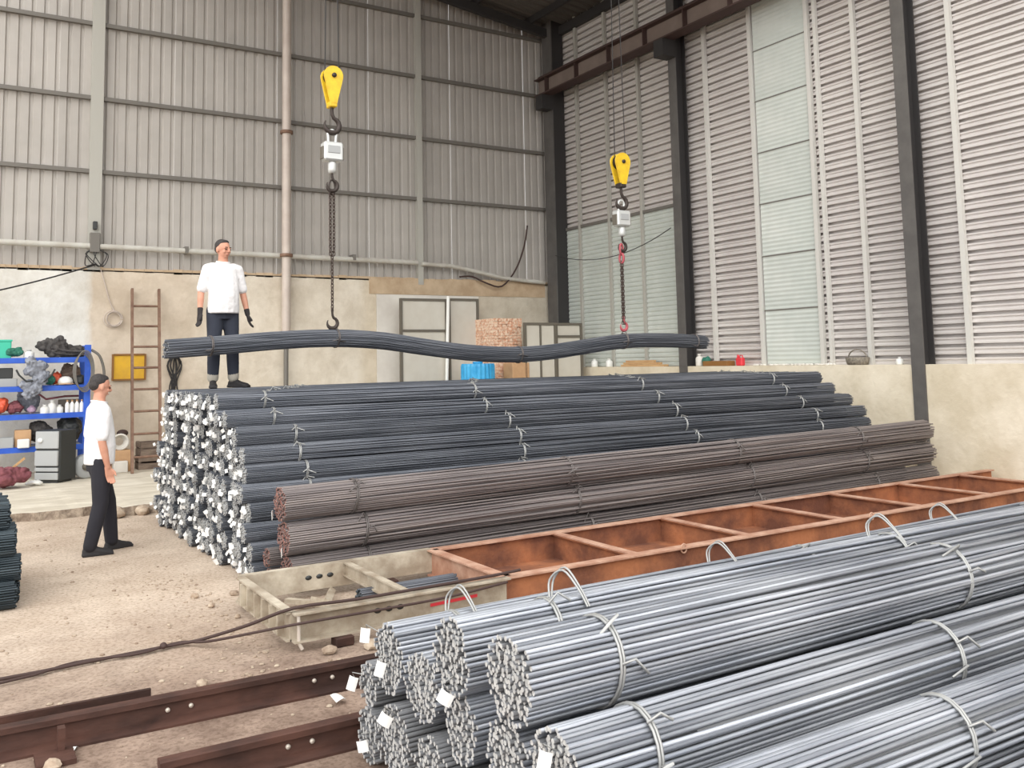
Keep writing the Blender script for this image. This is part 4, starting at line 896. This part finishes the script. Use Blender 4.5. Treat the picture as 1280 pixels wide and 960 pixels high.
tag(MB().tube(smooth_path([(1.93, SY + 0.02, 2.05), (2.05, SY - 0.0, 1.95), (2.12, SY, 1.7), (2.1, SY, 1.4), (2.0, SY, 1.3)]), 0.02, 8).build('hose_loop', M['girt']), 'grey hose curving out past the right post of the shelving', 'hose')
lump('orange_bag', M['orange'], (0.66, FY - 0.1, ZS[2]), (0.15, 0.14, 0.15), 'orange red bag at the far left of the third shelf', 'bag', 36)
lump('rust_bag', M['maroon'], (0.9, FY - 0.06, ZS[2]), (0.12, 0.12, 0.12), 'dull red bag beside the orange one on the third shelf', 'bag', 46)
lump('grey_sheet_roll', M['greycloth'], (1.1, FY + 0.12, ZS[2]), (0.16, 0.1, 0.24), 'grey crumpled sheet behind the mauve pouch', 'sheet', 47)
lump('khaki_sack', M['crate'], (1.66, FY + 0.14, ZS[1]), (0.16, 0.1, 0.2), 'brownish sack at the back of the second shelf', 'sack', 48)
lump('dark_jacket', M['blackcloth'], (1.68, FY + 0.08, ZS[0]), (0.2, 0.14, 0.12), 'dark jacket thrown behind the hoses on the top shelf', 'jacket', 49)
lump('green_net', M['green'], (0.86, FY - 0.14, ZS[0]), (0.12, 0.08, 0.1), 'dark green netting beside the teal box', 'netting', 50)
item_box('tin_box', (1.66, FY + 0.12, ZS[2]), (0.3, 0.12, 0.2), M['greyframe'], 'dark tin box behind the row of white bottles', 'box')
lump('mauve_pouch', M['purple'], (1.13, FY - 0.12, ZS[2]), (0.07, 0.06, 0.08), 'little mauve pouch on the third shelf', 'pouch', 37)
for i, (x, r, h) in enumerate(((1.30, 0.065, 0.14), (1.4, 0.06, 0.2), (1.51, 0.055, 0.13))):
    bottle('white_jug', (x, FY - 0.15 + 0.03 * i, ZS[2]), r, h, M['white'], ('short white jug, leftmost of three on the third shelf', 'taller white jug in the middle of three', 'small white jug, rightmost of three')[i], 'jug', M['white'])
for i in range(4): bottle('white_bottle', (1.61 + 0.068 * i, FY - 0.16, ZS[2]), 0.031, 0.2, M['white'], '%s white bottle in the row at the right of the third shelf' % ('first', 'second', 'third', 'last')[i], 'bottle', M['cardboard'], 'row of white bottles')
tag(MB().tube([(1.18, FY - 0.05, 1.42), (1.32, FY - 0.1, ZS[2] + 0.22), (1.6, FY + 0.1, ZS[2] + 0.25), (1.8, FY + 0.12, ZS[2] + 0.25)], 0.016, 7).build('pry_bar', M['maroon']), 'dark red bent bar lying behind the bottles', 'bar')
item_box('tool_case', (0.74, FY - 0.1, ZS[3]), (0.3, 0.22, 0.16), M['greyplastic'], 'grey tool case at the left of the lowest shelf', 'case')
item_box('carton', (1.02, FY - 0.05, ZS[3]), (0.22, 0.2, 0.26), M['cardboard'], 'small brown carton on the lowest shelf', 'carton')
item_box('white_carton', (1.02, FY - 0.24, ZS[3]), (0.16, 0.12, 0.13), M['white'], 'small white carton before the brown one', 'carton')
lump('black_sack', M['blackcloth'], (1.3, FY + 0.05, ZS[3]), (0.2, 0.16, 0.26), 'black sack in the middle of the lowest shelf', 'sack', 38)
lump('dark_sack', M['black'], (1.66, FY + 0.05, ZS[3]), (0.2, 0.18, 0.28), 'dark sack at the right end of the lowest shelf', 'sack', 39)
# silver and black machine on the floor
mc = empty('machine_cabinet', (1.42, 15.16, 0.1), (0, 0, math.radians(-42))); tag(mc, 'silver fronted black machine standing on the floor before the shelving', 'machine')
MB().b2((-0.2, -0.17, 0.03), (0.2, 0.2, 0.76)).build('body', M['black'], mc, bevel=0.012)
MB().b2((-0.19, -0.2, 0.5), (0.185, -0.17, 0.75)).build('top_panel', M['greyplastic'], mc, bevel=0.008)
MB().b2((-0.19, -0.21, 0.25), (0.185, -0.17, 0.47)).build('middle_panel', M['greyplastic'], mc, bevel=0.008)
MB().b2((-0.19, -0.2, 0.17), (0.185, -0.17, 0.225)).build('vent_panel', M['greyplastic'], mc, bevel=0.006)
MB().b2((-0.19, -0.2, 0.05), (0.185, -0.17, 0.15)).build('base_panel', M['greyplastic'], mc, bevel=0.006)
MB().lathe([(0.035, -0.225), (0.035, -0.195)], (-0.1, 0, 0.62), 14, axis='Y').build('knob', M['white'], mc)
MB().b2((-0.16, -0.16, 0), (0.16, 0.16, 0.03)).build('plinth', M['black'], mc)
e = empty('grey_drum', (1.85, 15.35, 0.1)); tag(e, 'round grey drum housing lying behind the machine', 'drum')
MB().lathe([(0.16, -0.12), (0.18, -0.1), (0.18, 0.1), (0.16, 0.12)], (0, 0, 0.18), 20, axis='Y').build('shell', M['greyplastic'], e)
MB().lathe([(0.06, -0.15), (0.06, -0.12)], (0, 0, 0.18), 14, axis='Y').build('hub', M['greyframe'], e)
lump('maroon_sack', M['maroon'], (0.78, 14.75, 0.1), (0.3, 0.2, 0.17), 'maroon sack slumped on the concrete at the left edge', 'sack', 40)
tag(MB().box((0.88, 14.72, 0.42), (0.03, 0.03, 0.32), (0.5, 0.8, 0)).build('wood_stick', M['plank']), 'pale wooden stick poking out above the maroon sack', 'stick')
lump('white_rag', M['white'], (1.12, 14.85, 0.1), (0.12, 0.08, 0.05), 'white rag on the floor in front of the machine', 'rag', 41)
# cartons, crates and ladder by the beige wall
item_box('carton', (2.43, 15.95, 0.1), (0.3, 0.28, 0.34), M['cardboard'], 'brown carton on the floor beside the ladder', 'carton', 0.1)
item_box('white_carton', (2.4, 15.72, 0.1), (0.22, 0.1, 0.18), M['ply'], 'white carton leaning against the brown carton beside the ladder', 'carton', 0.05)
e = empty('hose_reel', (2.42, 15.93, 0.44)); tag(e, 'pale coiled hose lying on the brown carton', 'coil'); t = MB()
for i in range(6): t.tube([(0.0 + (0.12 - 0.008 * i) * math.cos(a), -0.06 + 0.025 * i, 0.13 + (0.12 - 0.008 * i) * math.sin(a)) for a in [2 * PI * k / 20 for k in range(20)]], 0.016, 6, closed=True)
t.build('coil', M['ply'], e); MB().ball((0.05, 0.08, 0.26), (0.09, 0.05, 0.06)).build('strap_end', M['cable'], e)
def crate(x, y, z, label, rz=0):
    e = empty('wooden_crate', (x, y, z), (0, 0, rz)); tag(e, label, 'crate')
    for k in range(2):
        for s_ in (-1, 1):
            MB().b2((-0.25, 0.17 * s_ - 0.012, 0.02 + 0.11 * k), (0.25, 0.17 * s_ + 0.012, 0.1 + 0.11 * k)).build('slat', M['crate'], e)
            MB().b2((0.238 * s_ - 0.012, -0.157, 0.02 + 0.11 * k), (0.238 * s_ + 0.012, 0.157, 0.1 + 0.11 * k)).build('slat', M['crate'], e)
    MB().b2((-0.25, -0.18, 0), (0.25, 0.18, 0.02)).build('bottom_board', M['crate'], e)
    for sx in (-1, 1):
        for sy in (-1, 1): MB().b2((0.225 * sx - 0.02, 0.145 * sy - 0.02, 0.02), (0.225 * sx + 0.02, 0.145 * sy + 0.02, 0.22)).build('corner_post', M['crate'], e)
crate(2.95, 16.05, 0.1, 'lower of two weathered crates behind the ladder'); crate(2.97, 16.06, 0.325, 'upper of two weathered crates behind the ladder', 0.06)
ld = empty('ladder', (2.74, 15.4, 0.1)); tag(ld, 'rusty brown steel ladder leaning against the beige wall', 'ladder')
A0, A1, T0, T1 = Vector((-0.21, 0, 0)), Vector((0.21, 0, 0)), Vector((-0.04, 1.37, 3.02)), Vector((0.40, 1.37, 3.02))
for a, b in ((A0, T0), (A1, T1)): MB().prism([(-0.02, -0.03), (0.02, -0.03), (0.02, 0.03), (-0.02, 0.03)], a, b, (0, 1, 0)).build('stile', M['ladder'], ld)
for k in range(8):
    t_ = 0.08 + 0.117 * k; MB().tube([A0.lerp(T0, t_), A1.lerp(T1, t_)], 0.02, 8).build('rung', M['ladder'], ld)
yb_ = empty('yellow_board', (2.68, YB - 0.02, 1.77)); tag(yb_, 'yellow framed board fixed to the wall behind the ladder', 'board')
MB().box((0, 0, 0), (0.52, 0.02, 0.42)).build('panel', M['yellowboard'], yb_)
for s_ in (-1, 1):
    MB().box((0.26 * s_, -0.012, 0), (0.03, 0.035, 0.45)).build('frame_bar', M['woodframe'], yb_); MB().box((0, -0.012, 0.215 * s_), (0.5, 0.035, 0.03)).build('frame_bar', M['woodframe'], yb_)

# things standing behind the big stack
tag(MB().b2((7.3, YB - 0.03, 0.12), (9.66, YB - 0.013, 3.13)).build('white_board', M['ply']), 'large white board leaning flat on the back wall', 'board')
def leaf(x0, x1, z1, y, label, mulls, bars, name='window_frame', m='greyframe', thick=0.05):
    e = empty(name, ((x0 + x1) / 2, y, 0.1)); tag(e, label, 'frame'); W = (x1 - x0) / 2; H = z1 - 0.1; t_ = thick
    for x in (-W + t_ / 2, W - t_ / 2): MB().b2((x - t_ / 2, -0.03, 0), (x + t_ / 2, 0.03, H)).build('stile', M[m], e)
    for z in (t_ / 2, H - t_ / 2): MB().b2((-W + t_, -0.03, z - t_ / 2), (W - t_, 0.03, z + t_ / 2)).build('rail', M[m], e)
    xs = [-W + t_] + mulls + [W - t_]; zs_ = [t_] + bars + [H - t_]
    for x in mulls: MB().b2((x - 0.02, -0.025, t_), (x + 0.02, 0.025, H - t_)).build('mullion', M[m], e)
    for z in bars: MB().b2((-W + t_, -0.027, z - 0.025), (W - t_, 0.027, z + 0.025)).build('crossbar', M[m], e)
    for a, b in zip(xs, xs[1:]):
        for c, d in zip(zs_, zs_[1:]): MB().b2((a + 0.004, -0.006, c + 0.004), (b - 0.004, 0.006, d - 0.004)).build('panel', M['panel'], e)
    return e
leaf(7.62, 8.68, 3.03, 16.42, 'left grey metal door leaf leaning before the white board', [], [1.2, 2.28])
leaf(8.72, 9.44, 3.05, 16.46, 'right grey metal door leaf leaning before the white board', [], [1.95])
tag(MB().tube([(8.55, 16.3, 0.1), (8.62, 16.3, 2.2), (8.66, 16.32, 3.08)], 0.035, 8).build('white_rod', M['white']), 'white rod leaning between the two metal door leaves', 'rod')
leaf(9.82, 10.6, 2.5, 15.3, 'brown framed window leaning left of the corner column', [0.0], [])
leaf(10.62, 11.3, 2.5, 15.36, 'brown framed window partly before the dark corner column', [], [1.95, 2.12])
bs = empty('brick_stack', (9.7, 16.1, 0.1)); tag(bs, 'tall stack of peach coloured bricks behind the lifted bundle', 'bricks')
t = MB()
for i in range(6):
    for k in range(40):
        for fr in (0, 1, 2):
            hh = 0.056
            t.box((-0.28 + 0.114 * i + R.uniform(-0.004, 0.004), -0.25 + 0.245 * fr + R.uniform(-0.02, 0.02), 0.15 + hh / 2 + 0.059 * k), (0.106, 0.235, hh))
stuff(t.build('bricks', M['brick'], bs))
for x in (-0.35, 0, 0.35): MB().b2((x - 0.05, -0.36, 0), (x + 0.05, 0.36, 0.1)).build('pallet_bearer', M['crate'], bs)
for i in range(7): MB().b2((-0.47, -0.37 + 0.108 * i, 0.1), (0.47, -0.28 + 0.108 * i, 0.15)).build('pallet_board', M['crate'], bs)
bt = empty('blue_tank', (8.86, 15.5, 0.1)); tag(bt, 'bright blue ribbed plastic tank behind the big stack', 'tank')
m = MB(); n = 48; vs = []
for z, s_ in ((0, 0.95), (0.03, 1), (1.55, 1), (1.6, 0.95)):
    for j in range(n):
        a = 2 * PI * j / n; r = 0.33 * s_ * (1.02 if j % 2 else 0.97); vs.append((r * math.cos(a), r * math.sin(a), z))
m.add(vs, [(i * n + j, i * n + (j + 1) % n, (i + 1) * n + (j + 1) % n, (i + 1) * n + j) for i in range(3) for j in range(n)] + [tuple(range(n))[::-1], tuple(range(3 * n, 4 * n))]); m.build('shell', M['bluetank'], bt)
MB().lathe([(0.1, 1.6), (0.1, 1.64)], n=16).build('lid', M['bluetank'], bt)
item_box('carton', (9.72, 15.45, 0.1), (0.4, 0.36, 1.6), M['cardboard'], 'tall brown carton beside the blue tank', 'carton')

# things on the ledge of the right wall
LX, LZ = 11.61, 1.575
def bottle_small(y, h, m, label, r=0.05, cat='bottle'): return bottle('bottle', (LX, y, LZ), r, h, m, label, cat, m)
for i in range(3): tag(MB().box((LX + 0.0, 13.75 + 0.05 * i, LZ + 0.02 + 0.042 * i), (0.12 - 0.02 * i, 1.3 - 0.25 * i, 0.04), (0, 0, 0.02 * i)).build('timber_offcut', M['plank'], bevel=0.004), ('lowest and longest', 'middle', 'topmost and shortest')[i] + ' timber offcut on the ledge beside the right column', 'timber', 'timber offcuts on the ledge')
bottle_small(15.35, 0.17, M['white'], 'left white tub on the ledge near the corner', 0.07, 'tub'); bottle_small(14.85, 0.17, M['white'], 'right white tub on the ledge near the corner', 0.07, 'tub')
bottle_small(12.2, 0.22, M['ply'], 'off-white canister on the ledge just right of the dark column', 0.07, 'canister')
lump('weed', M['green'], (LX, 12.02, LZ), (0.06, 0.1, 0.12), 'small dark green clump on the ledge by the canister', 'plant', 42)
tag(MB().box((LX, 11.72, LZ + 0.045), (0.2, 0.6, 0.09)).build('brick_block', M['orange'] if False else M['woodframe'], bevel=0.008), 'reddish brown block on the ledge', 'block')
e = empty('red_can', (LX, 11.2, LZ)); tag(e, 'red plastic can with a handle on the ledge', 'can')
MB().box((0, 0, 0.07), (0.1, 0.15, 0.14)).build('body', M['red'], e, bevel=0.02); MB().lathe([(0.02, 0.13), (0.02, 0.19)], (0, 0.05, 0)).build('spout', M['red'], e)
MB().tube([(0, -0.06, 0.13), (0, -0.05, 0.18), (0, 0.0, 0.18), (0, 0.02, 0.13)], 0.01, 6).build('handle', M['red'], e)
e = empty('basket', (LX, 8.83, LZ)); tag(e, 'grey wicker basket with a hoop handle on the ledge', 'basket')
MB().lathe([(0.11, 0), (0.13, 0.01), (0.15, 0.11), (0.14, 0.115), (0.125, 0.02)], n=20, sy=1.25).build('body', M['basket'], e)
MB().tube([(0, 0.16 * math.cos(a), 0.1 + 0.13 * math.sin(a)) for a in [PI * k / 12 for k in range(13)]], 0.01, 6).build('handle', M['basket'], e)
bottle_small(8.12, 0.11, M['white'], 'small white pot on the ledge beside the grey column', 0.05, 'pot')
t = MB()
for i in range(70): t.ball((LX - 0.08 + R.uniform(-0.03, 0.1), 9.2 + R.uniform(0, 1.7), LZ + 0.012), (R.uniform(0.012, 0.03), R.uniform(0.015, 0.05), R.uniform(0.012, 0.02)), 7, 4)
stuff(tag(t.build('rubble_crumbs', M['ply']), 'white rubble crumbs strewn along the ledge', 'rubble'))

# ------------------------------------------------------------------ loose stones and scraps on the ground
t = MB(); rnd = random.Random(5)
def in_gap(): 
    while True:
        x, y = rnd.uniform(-0.6, 3.0), rnd.uniform(4.3, 11.5)
        if y > 7.2 and (x < 0.75 or x > 1.95): continue
        if 5.3 < y < 7.2 and x > 1.8: continue
        return x, y
for i in range(650):
    x, y = in_gap()
    if rnd.random() < 0.55: x, y = 1.75 + rnd.gauss(0, 0.22), rnd.uniform(4.9, 8.2)
    if x > 1.8 and y > 5.3: continue
    if 1.5 < x and y < 4.35: continue
    r = rnd.choice((0.005, 0.006, 0.008, 0.012)); t.ball((x, y, r * 0.3), (r * rnd.uniform(0.8, 1.6), r * rnd.uniform(0.8, 1.6), r * 0.7), 6, 4, smooth=False)
stuff(tag(t.build('gravel', M['stone']), 'fine gravel scattered over the dusty ground', 'gravel'))
stone_spots = [(1.93, 7.2, 0.03, 'stone lying by the corner of the steel frame'), (1.70, 6.95, 0.025, 'stone in the rubble left of the frame corner'), (1.66, 7.3, 0.032, 'larger stone in the rubble before the big stack'), (1.78, 6.55, 0.022, 'small stone beside the end plate of the frame'), (1.75, 11.7, 0.1, 'broken concrete lump at the slab edge behind the walking man'), (2.05, 11.75, 0.09, 'broken concrete lump at the slab edge by the stack'), (2.03, 5.42, 0.04, 'pale stone wedged beside the foot of the frame'), (2.28, 5.36, 0.045, 'brown stone under the near frame rail'), (1.25, 5.3, 0.03, 'little pale stone behind the longer rail'), (0.45, 4.62, 0.035, 'pale stone between the two rails')]
for x, y, r, lb in stone_spots:
    bm = bmesh.new(); bmesh.ops.create_icosphere(bm, subdivisions=2, radius=r)
    for v in bm.verts: v.co = Vector((v.co.x * 1.25, v.co.y, v.co.z * 0.75)) * (1 + rnd.uniform(-0.16, 0.16))
    me = bpy.data.meshes.new('stone'); bm.to_mesh(me); bm.free(); me.materials.append(M['stone'])
    tag(inst('stone', me, None, (x, y, r * 0.55), (0, 0, rnd.uniform(0, 6))), lb, 'stone', 'loose stones')
def scrap(x, y, z, s_, rot_, label):
    m = MB(); n = 4; vs = []
    for th in (0, 0.0025):
        for i in range(n + 1): u = i / n - 0.5; vs += [(u * s_, -s_ * 0.35, 0.12 * s_ * math.cos(u * 5) + th), (u * s_, s_ * 0.35, 0.1 * s_ * math.cos(u * 4 + 0.6) + th)]
    k = 2 * (n + 1); fs = [(2 * i, 2 * i + 2, 2 * i + 3, 2 * i + 1) for i in range(n)] + [(k + 2 * i, k + 2 * i + 1, k + 2 * i + 3, k + 2 * i + 2) for i in range(n)]
    m.add(vs, fs); o = m.build('paper_tag', M['paper'], None, (x, y, z)); o.rotation_euler = rot_; tag(o, label, 'tag')
scrap(1.78, 4.62, 0.03, 0.08, (0.3, 0.2, 0.4), 'white paper tag lying between the rails by the pile')
scrap(0.55, 4.78, 0.012, 0.05, (0, 0, 1.0), 'small white scrap on the ground before the longer rail')
